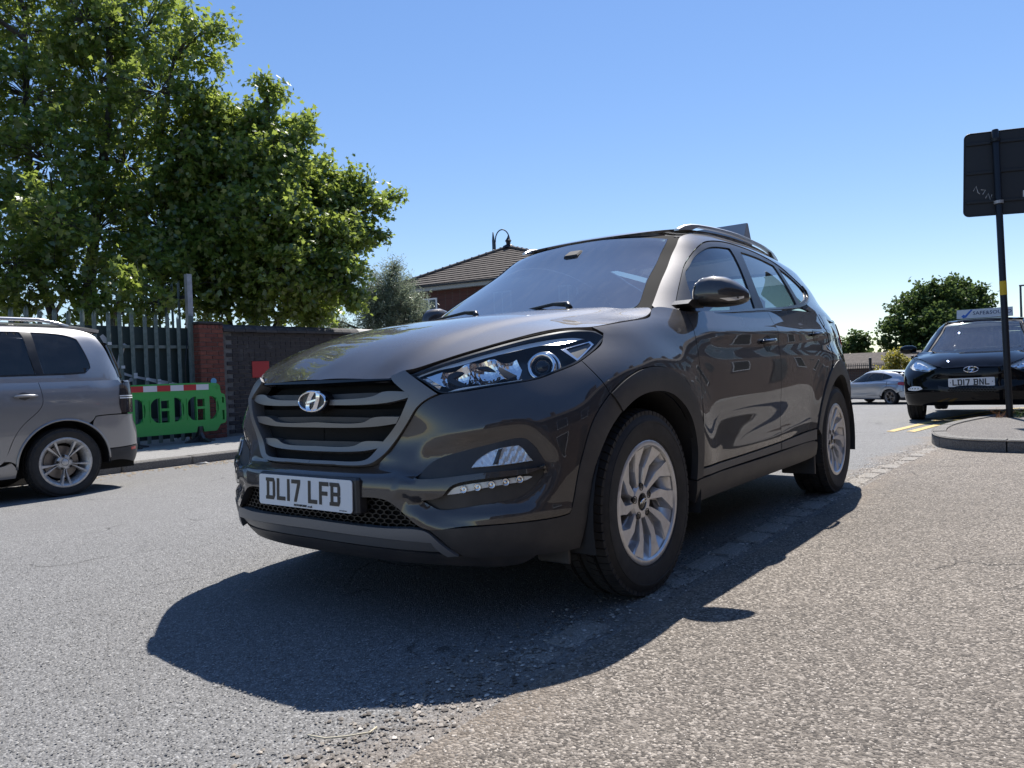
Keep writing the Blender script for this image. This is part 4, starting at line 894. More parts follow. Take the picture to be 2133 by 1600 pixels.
def randbrick(name, cols, rough=.85):
    g = N(name); r = g.n('ObjectInfo').outputs['Random']; co = g.co(); c = g.ramp(r, [(i/(len(cols)-1), q) for i, q in enumerate(cols)])
    n = g.noise(22, 6, .65, co); c = g.mix(g.ramp(n, [(.35, .55), (.7, 0.)]), c, tuple(x*.45 for x in cols[0])); c = g.mix(g.ramp(g.noise(5, 4, .6, co), [(.6, 0.), (.8, .25)]), c, (.4, .38, .35))
    g.P(Base_Color=c, Roughness=rough, Normal=g.bump(g.noise(90, 4, .6, co), .5, .004)); return g.m
randbrick('red_brick', [(.16, .045, .030), (.22, .065, .042), (.27, .085, .055), (.19, .055, .04)])
randbrick('dark_brick', [(.035, .032, .035), (.055, .048, .048), (.075, .062, .058), (.048, .040, .042)])
randbrick('coping_brick', [(.05, .048, .052), (.085, .08, .082), (.065, .06, .063)])
g = N('mortar'); g.P(Base_Color=g.ramp(g.noise(14, 5, .6, g.co()), [(.3, (.10, .095, .09)), (.7, (.2, .19, .175))]), Roughness=.95)
def sheet_grid(name, xs, ys, mat, dz=0., fz=gz, keep=None, parent=None):
    v = []; f = []; nx, ny = len(xs), len(ys)
    X, Y = np.meshgrid(xs, ys); Z = fz(X, Y)+dz
    v = np.stack([X, Y, Z], 2).reshape(-1, 3)
    for j in range(ny-1):
        for i in range(nx-1): f.append((j*nx+i, j*nx+i+1, j*nx+nx+i+1, j*nx+nx+i))
    return link(name, mesh(name, v, f, True), mat, parent)
xs = np.concatenate([[-900, -300, -120, -80], np.arange(-60, 30.1, 1.), [45, 80, 200, 900]]); ys = np.concatenate([[-900, -200, -90, -50, -25], np.arange(-16, 14.1, .5), [20, 40, 120, 900]])
road = sheet_grid('road', xs, ys, 'asphalt'); tag(road, kind='structure')
pv = sheet_grid('near_pavement', np.arange(-5.6, 9.1, .6), np.concatenate([np.arange(1.0, 8.6, .4)]), 'chipped_tarmac', .004); tag(pv, kind='structure')
fp = sheet_grid('far_pavement', np.arange(-60, 30.1, 2.), [-12.5, -9, -7.17], 'footway', .11); tag(fp, kind='structure')
# far kerb, stone by stone
km = B(); km.box((-.448, -.065, -.12), (.448, .065, .112), .016); kme = mesh('kerb_stone', km.v, km.f); kme.materials.append(M('kerb_stone'))
for i in range(34):
    x = 9.5-i*.905; k = link('kerb_stone', kme, None, fp, (x, -7.085, float(gz(x, -7.05))+random.uniform(-.004, .004))); k.rotation_euler = (0, 0, random.uniform(-.004, .004))
# flush line of setts along the near kerb
sm = []
for i in range(4):
    b = B(); b.box((-.115, -.068, -.08), (.115, .068, .006), .014)
    b.v = [(x+random.uniform(-.008, .008), y+random.uniform(-.006, .006), z+random.uniform(-.002, .002)) for x, y, z in b.v]; me = mesh('sett', b.v, b.f); me.materials.append(M('sett_stone')); sm.append(me)
x = .80; i = 0
while x > -5.7:
    L = random.uniform(.9, 1.25); yc = float(np.interp(x, [-5.6, -4.5, -3.4, 1.4], [1.03, .985, .905, .885]))
    if x > -.2 and random.random() < .25: x -= .24*L; i += 1; continue
    o = link('sett', sm[i % 4], None, road, (x, yc, float(gz(x, yc))+random.uniform(-.003, .004)-(.003 if x > -.3 else 0))); o.scale = (L, 1, 1); o.rotation_euler = (random.uniform(-.02, .02), random.uniform(-.02, .02), random.uniform(-.05, .05)); x -= .24*L+.008; i += 1
# raised corner pavement with its rounded kerb
path = [(-12.5, 2.4), (-10.5, 1.62), (-9.0, 1.22), (-7.6, .93), (-6.7, .88), (-6.1, .95), (-5.65, 1.10), (-5.42, 1.35), (-5.36, 1.75), (-5.36, 2.6), (-5.36, 3.6), (-5.36, 4.6)]
pc = crv(path, .06, closed=False, ang=80); dd = np.gradient(pc, axis=0); dd /= np.linalg.norm(dd, axis=1)[:, None]; nn = np.stack([-dd[:, 1], dd[:, 0]], 1)
poly = np.vstack([pc, [(-12.5, 4.6)]]); zc = .105
v = [(x, y, zc) for x, y in poly]; cp = link('corner_pavement', mesh('corner_pavement', v, [tuple(range(len(v)-1, -1, -1))]), 'corner_tarmac'); tag(cp, kind='structure')
if cp.data.polygons[0].normal.z < 0: cp.data.flip_normals()
n0 = 0; segs = [18, 15, 15, 14, 12, 10, 8, 8, 8, 9, 12, 15, 15, 15, 15, 15]
for sg in segs:
    n1 = min(n0+sg, len(pc)-1)
    if n1-n0 < 2: break
    b = B(); v = []; f = []; R_g = range(n0, n1+1)
    for q in R_g:
        e = .006 if q == n0 else -.006 if q == n1 else 0; c = pc[q]+dd[q]*e
        for off, z in ((.0, -.02), (.004, .088), (.022, .112), (.135, .116), (.145, .09)): p = c-nn[q]*off*(-1 if nn[q] @ (np.array([-9, 4])-c) > 0 else 1); v.append((p[0], p[1], z))
    m_ = n1-n0+1
    for q in range(m_-1):
        for k in range(4): f.append((q*5+k, q*5+k+1, q*5+6+k, q*5+5+k))
    f += [tuple(range(5)), tuple((m_-1)*5+4-k for k in range(5))]
    b.add(v, f); b.done('kerb_stone', 'kerb_stone', cp, loc=(0, 0, random.uniform(-.003, .003))); n0 = n1
for y0 in (.27, .49):
    v = []; f = []
    for k, x in enumerate(np.linspace(-7.45, -16, 12)):
        yy = y0+.10*(-7.5-x)+(.012*(x+7.5)**2); 
        for e in (0, .10): v.append((x+(.06 if k == 0 and e else 0), yy+e, float(gz(x, yy))+.005))
    f = [(2*k, 2*k+1, 2*k+3, 2*k+2) for k in range(11)]
    o = link('yellow_line', mesh('yellow_line', v, f), 'yellow_paint'); tag(o, kind='structure')
    if o.data.polygons[0].normal.z < 0: o.data.flip_normals()
# loose chippings and stones bedded in the tarmac near the kerb
def stones(name, n, fx, smin, smax, mat, sink=.3, seed=3):
    r = np.random.default_rng(seed); P_ = fx(r, n); n = len(P_); s = r.uniform(smin, smax, n)**1.0
    base = np.array([(1, 0, 0), (.35, .9, 0), (-.75, .6, 0), (-.8, -.55, 0), (.3, -.95, 0), (.1, .05, .55), (-.3, .25, .5)])
    fc = np.array([(0, 1, 5), (1, 6, 5), (1, 2, 6), (2, 3, 6), (3, 5, 6), (3, 4, 5), (4, 0, 5)])
    a = r.uniform(0, 2*np.pi, n); ca, sa = np.cos(a), np.sin(a); V = np.repeat(base[None], n, 0)*(1+r.uniform(-.28, .28, (n, 7, 3)))
    V[:, :5, 2] = -sink-.15; V[:, :, 0] *= r.uniform(.75, 1.35, n)[:, None]
    tilt = r.normal(0, .14, (n, 2)); V[:, :, 2] += V[:, :, 0]*tilt[:, :1]+V[:, :, 1]*tilt[:, 1:]
    X = (V[:, :, 0]*ca[:, None]-V[:, :, 1]*sa[:, None])*s[:, None]+P_[:, :1]; Y = (V[:, :, 0]*sa[:, None]+V[:, :, 1]*ca[:, None])*s[:, None]+P_[:, 1:2]; Z = V[:, :, 2]*s[:, None]*.75+gz(P_[:, 0], P_[:, 1])[:, None]+.004
    me = bpy.data.meshes.new(name); me.vertices.add(n*7); me.vertices.foreach_set('co', np.stack([X, Y, Z], 2).ravel())
    idx = (np.arange(n)[:, None, None]*7+fc[None]).reshape(-1); me.loops.add(len(idx)); me.loops.foreach_set('vertex_index', idx); me.polygons.add(len(idx)//3)
    me.polygons.foreach_set('loop_start', np.arange(0, len(idx), 3)); me.polygons.foreach_set('loop_total', np.full(len(idx)//3, 3)); me.update(calc_edges=True)
    o = link(name, me, mat); return o
def stonemat(name, stops):
    g = N(name); r = g.n('NewGeometry').outputs['Random Per Island']; g.P(Base_Color=g.ramp(r, stops), Roughness=.8); return g.m
stonemat('chips', [(0., (.07, .058, .048)), (.35, (.15, .129, .108)), (.7, (.255, .222, .186)), (.9, (.38, .335, .285)), (1., (.56, .51, .45))])
stonemat('road_chips', [(0., (.09, .088, .086)), (.5, (.16, .156, .15)), (.85, (.23, .225, .215)), (1., (.40, .39, .37))])
def near_pts(lo, y0, y1, side):
    def fx(r, n):
        d = 1.2+r.power(1.0, n)*lo; a = math.radians(217.2)+r.uniform(-.75, .75, n); p = np.stack([2.59+np.cos(a)*d, 2.232+np.sin(a)*d], 1)
        yl = .98+.12*np.sin(p[:, 0]*2.3)+r.normal(0, .07, n); return p[(p[:, 1] > yl) if side > 0 else (p[:, 1] < yl)]
    return fx
tag(stones('tarmac_chippings', 90000, near_pts(3.6, 1, 9, 1), .0013, .0045, 'chips'), 'stone chippings bedded in the near pavement tarmac', 'chippings', kind='stuff')
tag(stones('road_chippings', 52000, near_pts(4.2, -9, 1, -1), .0014, .0038, 'road_chips', sink=.15, seed=5), 'fine stone chippings worn out of the road surface', 'chippings', kind='stuff')
def grit_pts(r, n):
    x = r.uniform(-6, 2.2, n); return np.stack([x, np.interp(x, [-5.6, -3.4, 2], [.99, .87, .86])+r.normal(0, .09, n)], 1)
tag(stones('gutter_grit', 5000, grit_pts, .002, .009, 'chips', sink=.0, seed=9), 'loose grit gathered along the flush line of setts', 'grit', kind='stuff')
def leaf_grit(r, n): return np.stack([r.uniform(-4, 1.5, n), -6.93+np.abs(r.normal(0, .22, n))], 1)
simple('dry_leaf', (.22, .17, .11), .8)
tag(stones('dry_leaf_litter', 520, leaf_grit, .006, .022, 'dry_leaf', sink=-.2, seed=12), 'dry brown leaf litter gathered along the far kerb', 'leaf litter', kind='stuff')
for (x, y, s_, lab) in ((-.62, -5.55, .11, 'crumpled white litter beside the silver estate wheel'), (-2.75, -6.86, .09, 'crumpled white litter against the far kerb')):
    b = B(); v = [(random.uniform(-1, 1)*s_, random.uniform(-.6, .6)*s_, random.uniform(0, .3)*s_) for _ in range(14)]; bm = bmesh.new(); [bm.verts.new(p) for p in v]; bmesh.ops.convex_hull(bm, input=bm.verts); me = bpy.data.meshes.new('litter'); bm.to_mesh(me); bm.free()
    simple('litter', (.7, .7, .68), .7); o = link('litter', me, 'litter', None, (x, y, float(gz(x, y))+.003)); tag(o, lab, 'litter')
b = B(); b.tube([(1.46, .72, .004), (1.455, .78, .01), (1.43, .83, .018), (1.38, .85, .012), (1.34, .83, .004)], .0022, 5); simple('straw', (.5, .45, .33), .7); o = b.done('dry_stem', 'straw', smooth=True); tag(o, 'thin pale dry stem lying at the edge of the shadow', 'stem')
# ------------------------------------------------------------------ boundary: palisade, pillar, wall
g = N('galv_green'); co = g.co(); g.P(Base_Color=g.mix(g.ramp(g.noise(9, 6, .7, co), [(.4, 0.), (.7, .7)]), (.11, .15, .135), (.26, .29, .27)), Roughness=.6, Metallic=.1)
simple('sheet_green', (.022, .042, .038), .6)
g = N('galv_steel'); g.P(Base_Color=g.ramp(g.noise(12, 5, .6, g.co()), [(.3, (.30, .31, .32)), (.7, (.46, .47, .49))]), Roughness=.5, Metallic=.4)
simple('spray_white', (.62, .63, .63), .6)
pal = empty('palisade_fence', (-3.0, -9.92, float(gz(-3, -9))+.11)); tag(pal, 'green steel palisade fence with dark sheeting and white sprayed graffiti behind the barrier', 'fence')
def pale_mesh(h, w=.066):
    prof = [(-w/2, -.012), (-w*.27, .004), (-w*.14, .004), (0, .014), (w*.14, .004), (w*.27, .004), (w/2, -.012)]
    tops = [h-.075, h-.02, h-.10, h, h-.10, h-.02, h-.075]; v = []; f = []
    for (x, y), t in zip(prof, tops): v += [(x, y, -.04), (x, y, t), (x, y-.004, t), (x, y-.004, -.04)]
    for i in range(6):
        for k in range(4): q = (k+1) % 4; f.append((i*4+k, i*4+4+k, i*4+4+q, i*4+q))
    me = mesh('pale', v, f); bm = bmesh.new(); bm.from_mesh(me); bmesh.ops.recalc_face_normals(bm, faces=bm.faces); bm.to_mesh(me); bm.free(); me.materials.append(M('galv_green')); return me
pm = pale_mesh(2.14)
for i in range(46):
    o = link('pale', pm, None, pal, (-1.42+i*.192, .02, random.uniform(-.02, .02))); o.rotation_euler = (0, random.uniform(-.008, .008), 0)
for z in (.35, 1.55): b = B(); b.box((-1.46, -.055, z), (7.4, -.015, z+.05)); b.done('rail', 'galv_green', pal)
b = B(); b.box((-1.47, -.075, .05), (7.4, -.065, 1.90)); b.done('backing_sheet', 'sheet_green', pal)
b = B(); b.box((-1.48, -.02, -.03), (-1.42, .03, 2.1)); b.done('post', 'galv_green', pal)
b = B(); b.tube([(-1.36, .03, .0), (-1.33, .035, .6), (-1.30, .035, 1.2), (-1.36, .03, 1.7)], .009, 6); b.done('cable', 'black_trim', pal, smooth=True)
def spray(pts, wd, off):
    pts = [((x-.75)*.72, z) for x, z in pts]
    b = B(); p = crv(pts, .03, closed=False); d = np.gradient(p, axis=0); d /= np.linalg.norm(d, axis=1)[:, None]; n = np.stack([-d[:, 1], d[:, 0]], 1); m_ = len(p)
    w_ = wd*(1+.35*np.sin(np.linspace(0, 9, m_))); v = [(q[0], off, q[1]) for q in p+n*w_[:, None]]+[(q[0], off, q[1]) for q in p-n*w_[:, None]]; b.add(v, [(i, i+1, m_+i+1, m_+i) for i in range(m_-1)]); b.v += [(x, y-.001, z) for x, y, z in v]; return b.done('graffiti', 'spray_white', pal)
for l, wd in (([(.75, 1.75), (.62, 1.60), (.52, 1.36), (.47, 1.22)], .03), ([(.24, 1.62), (.33, 1.5), (.40, 1.30), (.50, 1.20), (.20, 1.12), (-.2, 1.05), (-.62, .98), (-.95, .93)], .026), ([(.30, .98), (.12, 1.06)], .025)): spray(l, wd, -.062)
for i in range(7, 13):       # dabs of the same spray on the pales
    x = -1.42+i*.192-.6; 
for x, z in ((.24, 1.13), (.06, 1.09), (-.13, 1.05), (-.34, 1.02), (-.53, .985), (-.72, .95), (.25, .99), (.45, 1.25), (.63, 1.62)):
    x = (x-.75)*.72; k = round((x+1.42)/.192); xx = -1.42+k*.192; b = B(); b.box((xx-.03, .036, z-.025), (xx+.03, .0375, z+.02)); b.done('spray_dab', 'spray_white', pal)
tp = empty('tall_palisade', (-4.47, -9.98, float(gz(-4, -9))+.11)); tag(tp, 'taller galvanised palisade fence running back into the trees behind the pillar', 'fence')
b = B(); b.box((-.045, -.04, 0), (.045, .05, 2.82)); b.done('post', 'galv_steel', tp)
pm2 = pale_mesh(2.75, .06)
for i in range(14): o = link('pale', pm2, None, tp, (0, -.30-i*.22, 0)); o.rotation_euler = (0, 0, math.pi/2)
for z in (.5, 2.42): b = B(); b.box((-.05, -3.5, z), (-.02, 0, z+.06)); b.done('rail', 'cladding', tp)
# brickwork
BR = {}
def brick_me(L, d=.1025, h=.065, mat='red_brick', key=None):
    k = (round(L, 3), round(d, 3), mat)
    if k not in BR:
        b = B(); b.box((-L/2, -d/2, 0), (L/2, d/2, h), .004); me = mesh('brick', b.v, b.f); me.materials.append(M(mat)); BR[k] = me
    return BR[k]
pz = float(gz(-4.7, -9.5))+.11
pil = empty('brick_pillar', (-4.70, -9.93, pz)); tag(pil, 'red brick gate pillar between the palisade fence and the dark wall', 'pillar')
b = B(); b.box((-.215, -.215, 0), (.215, .215, 1.93)); b.done('mortar_core', 'mortar', pil)
for c in range(26):
    z = c*.075+.004; top = c >= 24; row = [-.112, .112] if c % 2 == 0 else [-.168, 0, .168]; Ls = [.215, .215] if c % 2 == 0 else [.1025, .215, .1025]
    if top and c == 25: row = np.linspace(-.187, .187, 6); Ls = [.065]*6
    for x, L in zip(row, Ls):
        for face in (0, 1):
            o = link('brick', brick_me(L), None, pil, (x, .175+random.uniform(-.002, .003), z) if face == 0 else (.175+random.uniform(-.002, .003), x, z))
            if face: o.rotation_euler = (0, 0, math.pi/2)
b = B(); b.box((-.235, -.235, 1.955), (.235, .235, 2.0), .015); b.done('cap', 'coping_brick', pil)
simple('sky_blue_spray', (.16, .42, .62), .6); b = B(); b.prism(arc((0, .98), .055, 0, 340, 14), .2295, .231, 'y'); b.done('paint_blob', 'sky_blue_spray', pil)
WX0 = -4.95
wl = empty('boundary_wall', (-8, -9.93, pz)); tag(wl, 'long dark sooty brick boundary wall with rounded coping behind the SUV', 'wall')
b = B(); b.box((-14, -.11, -1.), (3.05, .095, 1.84)); b.done('mortar_core', 'mortar', wl)
rest = B(); cnt = 0
for c in range(24):
    z = c*.075+.05; x = 3.05-(.1125 if c % 2 else 0)-.10
    while x > -9:
        L = .215 if (c % 3) else .1025
        if x > -.45 and cnt < 300 and c >= 2:
            o = link('brick', brick_me(L, mat='dark_brick'), None, wl, (x-L/2, .055+random.uniform(-.003, .004), z)); cnt += 1
        else: rest.box((x-L, .0, z), (x, .106+random.uniform(-.003, .003), z+.065))
        x -= L+.010
o = rest.done('far_bricks', 'dark_brick', wl); o['kind'] = 'stuff'
cm = B(); pr = [(-.17, 0), (-.17, .04), (-.13, .09), (-.07, .125), (0, .135), (.07, .125), (.13, .09), (.17, .04), (.17, 0)]
v = [(x, y, z) for x in (-.108, .108) for y, z in pr]; f = [(i, i+1, 10+i, 9+i) for i in range(8)]+[tuple(range(8, -1, -1)), tuple(range(9, 18)), (0, 9, 17, 8)]
cm.add(v, f); cme = mesh('coping', cm.v, cm.f); cme.materials.append(M('coping_brick')); cme2 = cme.copy(); cme2.materials.clear(); simple('coping_sunlit', (.45, .44, .42), .8); cme2.materials.append(M('coping_sunlit'))  # second copy is paler: sunlight painted into a few coping stones
for i in range(56): link('coping', cme if i not in (14, 15, 16) else cme2, None, wl, (2.93-i*.222, 0, 1.845+random.uniform(-.004, .004)))
b = B(); b.box((2.10, .108, 1.02), (2.46, .118, 1.32), .004); simple('sign_red', (.42, .03, .03), .5); ws_ = b.done('wall_sign', 'sign_red'); ws_.location = wl.location; tag(ws_, 'small red sign fixed to the dark brick wall', 'sign')
g = N('soot'); g.P(Base_Color=(.11, .075, .05), Roughness=.9)
# ------------------------------------------------------------------ green road-works barrier
class Flat:
    def __init__(s, o, u, v): s.o, s.u, s.v = map(np.array, (o, u, v)); s.n = np.cross(s.u, s.v)
    def ev(s, a, b): a = np.asarray(a, float); b = np.asarray(b, float); return s.o+np.outer(a, s.u)+np.outer(b, s.v), np.repeat(s.n[None], len(a), 0)
g = N('barrier_green'); co = g.co(); g.P(Base_Color=g.mix(g.ramp(g.noise(5, 6, .65, co), [(.5, 0.), (.75, .6)]), (.05, .36, .075), (.12, .30, .12)), Roughness=.5)
simple('board_red', (.46, .03, .035), .45); simple('board_white', (.68, .68, .70), .45)
bar = empty('roadworks_barrier', (-3.55, -9.22, pz-.005)); tag(bar, 'green plastic road-works barrier with red and white board in front of the fence', 'barrier')
FP = Flat((0, 0, 0), (-1, 0, 0), (0, 0, 1))    # u runs to the right as seen from the road
out = [(-1.0, .22), (-1.0, .95), (.86, .95), (.91, .935), (.94, .90), (.955, .80), (.965, .78), (1.02, .76), (1.035, .70), (1.035, .32), (1.02, .29), (.93, .27), (.90, .22), (.86, .17), (.64, .17), (.62, .26), (.53, .26), (.51, .17), (-.46, .17), (-.48, .26), (-.58, .26), (-.60, .17), (-.9, .17)]
def slotL(c): return [(c-.05, .36), (c-.05, .74), (c-.12, .73), (c-.19, .66), (c-.21, .56), (c-.19, .45), (c-.12, .37)]
def slotR(c): return [(2*c-x, z) for x, z in slotL(c)][::-1]
def mids(c): return [[(c-.028, .58), (c-.028, .70), (c+.10, .70), (c+.10, .58)], [(c-.028, .36), (c-.028, .54), (c+.10, .54), (c+.10, .36)]]
holes = []
for c in (-.62, 0., .60): holes += [slotL(c-.03), slotR(c+.10)]
hm = []
for c in (-.62, 0., .60): hm += mids(c-.036+.0)
holes = [h for h in holes]+[[(x, z) for x, z in h] for h in hm]
holes += [[(.975, .62), (.975, .72), (1.012, .71), (1.012, .62)], [(.975, .34), (.975, .50), (1.012, .50), (1.012, .34)]]
panel('barrier_panel', FP, out, 'barrier_green', bar, holes=holes, off=.03, thick=.06, res=.09, gap=0, step=.03)
bk = panel('barrier_back', FP, out, 'barrier_green', bar, holes=holes, off=.03, thick=0, res=.09, gap=0, step=.03); bk.location = (0, -.0605, 0)
for i in range(8): 
    b = B(); b.box((.98-i*.215, .031, .845), (.98-(i+1)*.215, .036, .935)); b.done('board_panel', 'board_red' if i % 2 == 0 else 'board_white', bar)
for c in (-.62, 0., .60):
    for s in (-.24, .27):
        b = B(); b.box((-(c+s)-.008, .031, .38), (-(c+s)+.008, .042, .72), .003); b.done('rib', 'barrier_green', bar)
me = text_mesh('ROADSAFE', .075, .002); bpy.data.meshes.remove(me)
for c in (-.53, .575):
    b = B(); b.box((-c-.03, -.05, .09), (-c+.03, .05, .26), .01)
    b.prism([(-.28, 0), (-.28, .03), (-.12, .07), (-.05, .16), (.05, .16), (.12, .07), (.28, .03), (.28, 0)], -c-.025, -c+.025, 'x'); b.prism([(-c-.25, 0), (-c-.25, .025), (-c-.1, .06), (-c, .12), (-c+.1, .06), (-c+.25, .025), (-c+.25, 0)], -.03, .03, 'y'); b.done('foot', 'cladding', bar)
b = B(); b.lathe([(.03, .0), (.03, .004), (.022, .005), (.022, 0)], 16, 'y'); b.done('boss', 'barrier_green', bar, loc=(-.90, .031, .885))
# ------------------------------------------------------------------ road sign (seen from behind) and far lamp columns
simple('sign_black', (.012, .014, .018), .45, .2); simple('sign_back', (.02, .022, .026), .5, .3); simple('yellow_band', (.55, .38, .02), .6); simple('sticker', (.6, .6, .6), .6)
sp = empty('road_sign', (-8.5, 1.45, .105)); sp.rotation_euler = (math.radians(.95), 0, 0); tag(sp, 'back of a black road sign on a post with a yellow band', 'road sign')
b = B(); b.lathe([(.038, 0), (.038, 3.52), (.03, 3.53), (.001, 3.535)], 20); b.done('post', 'sign_black', sp, sharp=40)
b = B(); b.lathe([(.0395, 1.50), (.0395, 1.67)], 20); b.done('band', 'yellow_band', sp, smooth=True)
r_ = .06; pts = []; hw, hh = .56, .51
for cx, cz, a0 in ((hw-r_, hh-r_, 0), (-hw+r_, hh-r_, 90), (-hw+r_, -hh+r_, 180), (hw-r_, -hh+r_, 270)): pts += [(cx+r_*math.cos(math.radians(a0+k*18)), cz+r_*math.sin(math.radians(a0+k*18))) for k in range(6)]
b = B(); b.prism(pts, -.012, -.004, 'x'); bd = b.done('board', 'sign_back', sp, loc=(-.10, .20, 3.0)); bd.rotation_euler = (math.radians(-3.0), 0, math.radians(12))
rim = B(); rim.tube([(-.004, p[0], p[1]) for p in pts], .009, 6, closed=True); rim.done('board_edge', 'sign_black', bd)
for z in (-.36, 0., .36): b = B(); b.box((-.004, -hw+.02, z), (.016, hw-.02, z+.035), .004); b.done('channel', 'sign_black', bd)
for z in (2.64, 3.40): b = B(); b.lathe([(.042, -.02), (.052, -.018), (.052, .018), (.042, .02)], 18); b.done('clip', 'galv_steel' if z < 3 else 'sign_black', sp, loc=(0, 0, z))
b = B(); b.box((-.0035, .06, -.32), (-.002, .18, -.24)); b.done('sticker', 'sticker', bd)
for l in ([(-.33, 2.78), (-.30, 2.84), (-.28, 2.76), (-.26, 2.74)], [(-.25, 2.79), (-.20, 2.78), (-.23, 2.73)], [(-.20, 2.68), (-.17, 2.74), (-.15, 2.66), (-.13, 2.72)]):
    b = B(); b.tube([(-.003, y-.13, z-2.98) for y, z in l], .0035, 4); b.done('scrawl', 'sticker', bd)
simple('column_grey', (.06, .075, .085), .5, .4)
lc = empty('lamp_column', (-57.6, -1.2, -.9)); tag(lc, 'slim distant street lamp column at the right edge', 'street lamp')
b = B(); b.tube([(0, 0, 0), (0, 0, 6.4)], [.09, .06], 8); b.done('column', 'column_grey', lc); b = B(); b.box((-.1, -.08, 6.35), (.1, .9, 6.45), .02); b.done('lantern', 'column_grey', lc)
sw = empty('swan_neck_lamp', (-28.93, -22.54, -.6)); tag(sw, 'ornamental swan-neck street lamp rising behind the tiled roof', 'street lamp')
b = B(); b.tube([(0, 0, 0), (0, 0, 8.6), (0, 0, 9.05)], [.1, .075, .03], 8); b.done('column', 'column_grey', sw, smooth=True)
dv = Vector((-.6, .8, 0)); b = B(); b.tube([tuple(dv*(.10+.38*(1-math.cos(a)))+Vector((0, 0, 8.55+.62*math.sin(a) if a < math.pi else 8.55))) for a in np.linspace(0, math.pi, 14)]+[tuple(dv*.86+Vector((0, 0, 8.3)))], .035, 6); b.tube([tuple(dv*.10+Vector((0, 0, 8.55))), tuple(dv*.05+Vector((0, 0, 6.8)))], .035, 6); b.done('bracket', 'column_grey', sw, smooth=True)
b = B(); b.lathe([(.03, .25), (.14, .2), (.10, .05), (.24, -.05), (.26, -.12), (.05, -.14)], 12); b.done('lantern', 'sign_black', sw, loc=tuple(dv*.86+Vector((0, 0, 8.15))))
# ------------------------------------------------------------------ house with the tiled hipped roof
g = N('roof_tile'); co = g.co(); sc_ = g.n('VectorMath', {0: co, 1: (1, 1, 1)}, operation='MULTIPLY').outputs[0]
c = g.ramp(g.noise(5, 6, .65, co), [(.3, (.035, .028, .024)), (.55, (.075, .058, .048)), (.75, (.12, .10, .085))]); c = g.mix(g.ramp(g.vor(3.4, co), [(.0, .4), (.5, 0.)]), c, (.05, .04, .035)); g.P(Base_Color=c, Roughness=.9, Normal=g.bump(g.vor(3.4, co), .5, .03))
simple('fascia', (.32, .33, .31), .6); simple('upvc', (.75, .76, .77), .4); simple('dark_pane', (.02, .025, .03), .08)
hs = empty('brick_house', (-24, -20, -.6)); tag(hs, 'brick house with brown tiled hipped roof and finial beyond the wall', 'house')
O_ = np.array([-24, -20, -.6])
def roof_plane(eL, eR, top, n=16, name='roof_course', mat='roof_tile', step=.035):
    """stepped tile courses from an eaves line to an apex edge"""
    eL, eR = np.array(eL, float)-O_, np.array(eR, float)-O_; tL, tR = np.array(top[0], float)-O_, np.array(top[1], float)-O_
    nrm = np.cross(eR-eL, tL-eL); nrm /= np.linalg.norm(nrm); nrm *= 1 if nrm[2] > 0 else -1
    for i in range(n):
        a, b_ = i/n, (i+1)/n; q = [eL+(tL-eL)*a+nrm*step, eR+(tR-eR)*a+nrm*step, eR+(tR-eR)*b_, eL+(tL-eL)*b_, eL+(tL-eL)*a, eR+(tR-eR)*a]
        bb = B(); bb.add(q, [(0, 1, 2, 3), (4, 5, 1, 0)]); o = bb.done(name, mat, hs)
E1, E2, AP, BRr = (-21.3, -23.4, 4.86), (-22.9, -12.5, 4.90), (-26.2, -19.5, 6.93), (-28.5, -28.5, 6.3)
roof_plane(E1, E2, (AP, (-26.2, -19.4, 6.93)), 15)
roof_plane(E1, (-30.5, -30.0, 4.86), (AP, AP), 14)
roof_plane(E2, (-31, -12, 4.9), (AP, AP), 12)
for a, b_ in ((E1, AP), (E2, AP)):
    a, b_ = np.array(a)-O_, np.array(b_)-O_
    for i in range(18):
        q = B(); p0, p1 = a+(b_-a)*i/18, a+(b_-a)*(i+.9)/18; q.tube([tuple(p0+[0, 0, .02]), tuple(p1+[0, 0, .02])], .10, 8); q.done('hip_tile', 'roof_tile', hs)
        q = B(); q.lathe([(.07, -.05), (.075, 0), (.05, .06), (.001, .08)], 8); q.done('mortar_bead', 'fascia', hs, loc=tuple(p1+[0, 0, .08]))
b = B(); b.lathe([(.30, 0), (.26, .1), (.10, .18), (.12, .3), (.16, .34), (.10, .42), (.05, .5), (.001, .62)], 10); b.done('finial', 'sign_black', hs, loc=tuple(np.array(AP)-O_+[0, 0, -.02]))
W1, W2 = np.array((-21.65, -23.1))-O_[:2], np.array((-23.2, -12.9))-O_[:2]; dw = (W2-W1)/np.linalg.norm(W2-W1); nw = np.array([dw[1], -dw[0]]); nw = nw if nw[0] > 0 else -nw
def wbox(name, mat, s0, s1, z0, z1, d0, d1, parent=hs):
    b = B(); v = []
    for z in (z0, z1):
        for s, d in ((s0, d0), (s1, d0), (s1, d1), (s0, d1)): p = W1+dw*s+nw*d; v.append((p[0], p[1], z))
    b.add(v, [(0, 1, 2, 3), (7, 6, 5, 4), (0, 4, 5, 1), (1, 5, 6, 2), (2, 6, 7, 3), (3, 7, 4, 0)]); return b.done(name, mat, parent)
g = N('house_brick'); co = g.co(); bt = g.n('TexBrick', {'Scale': 4.4, 'Vector': g.n('Mapping', {'Vector': co, 'Rotation': (math.pi/2, 0, 0)}).outputs[0], 'Color1': (.10, .034, .026, 1), 'Color2': (.07, .025, .02, 1), 'Mortar': (.10, .085, .075, 1), 'Mortar Size': .012}); g.P(Base_Color=bt.outputs[0], Roughness=.9)
wbox('wall', 'house_brick', 0, 10.4, -.6, 5.42, 0, -8); wbox('fascia_board', 'fascia', -.3, 10.7, 5.30, 5.46, .02, .32); wbox('gutter', 'sign_black', -.3, 10.7, 5.46, 5.54, .25, .40)
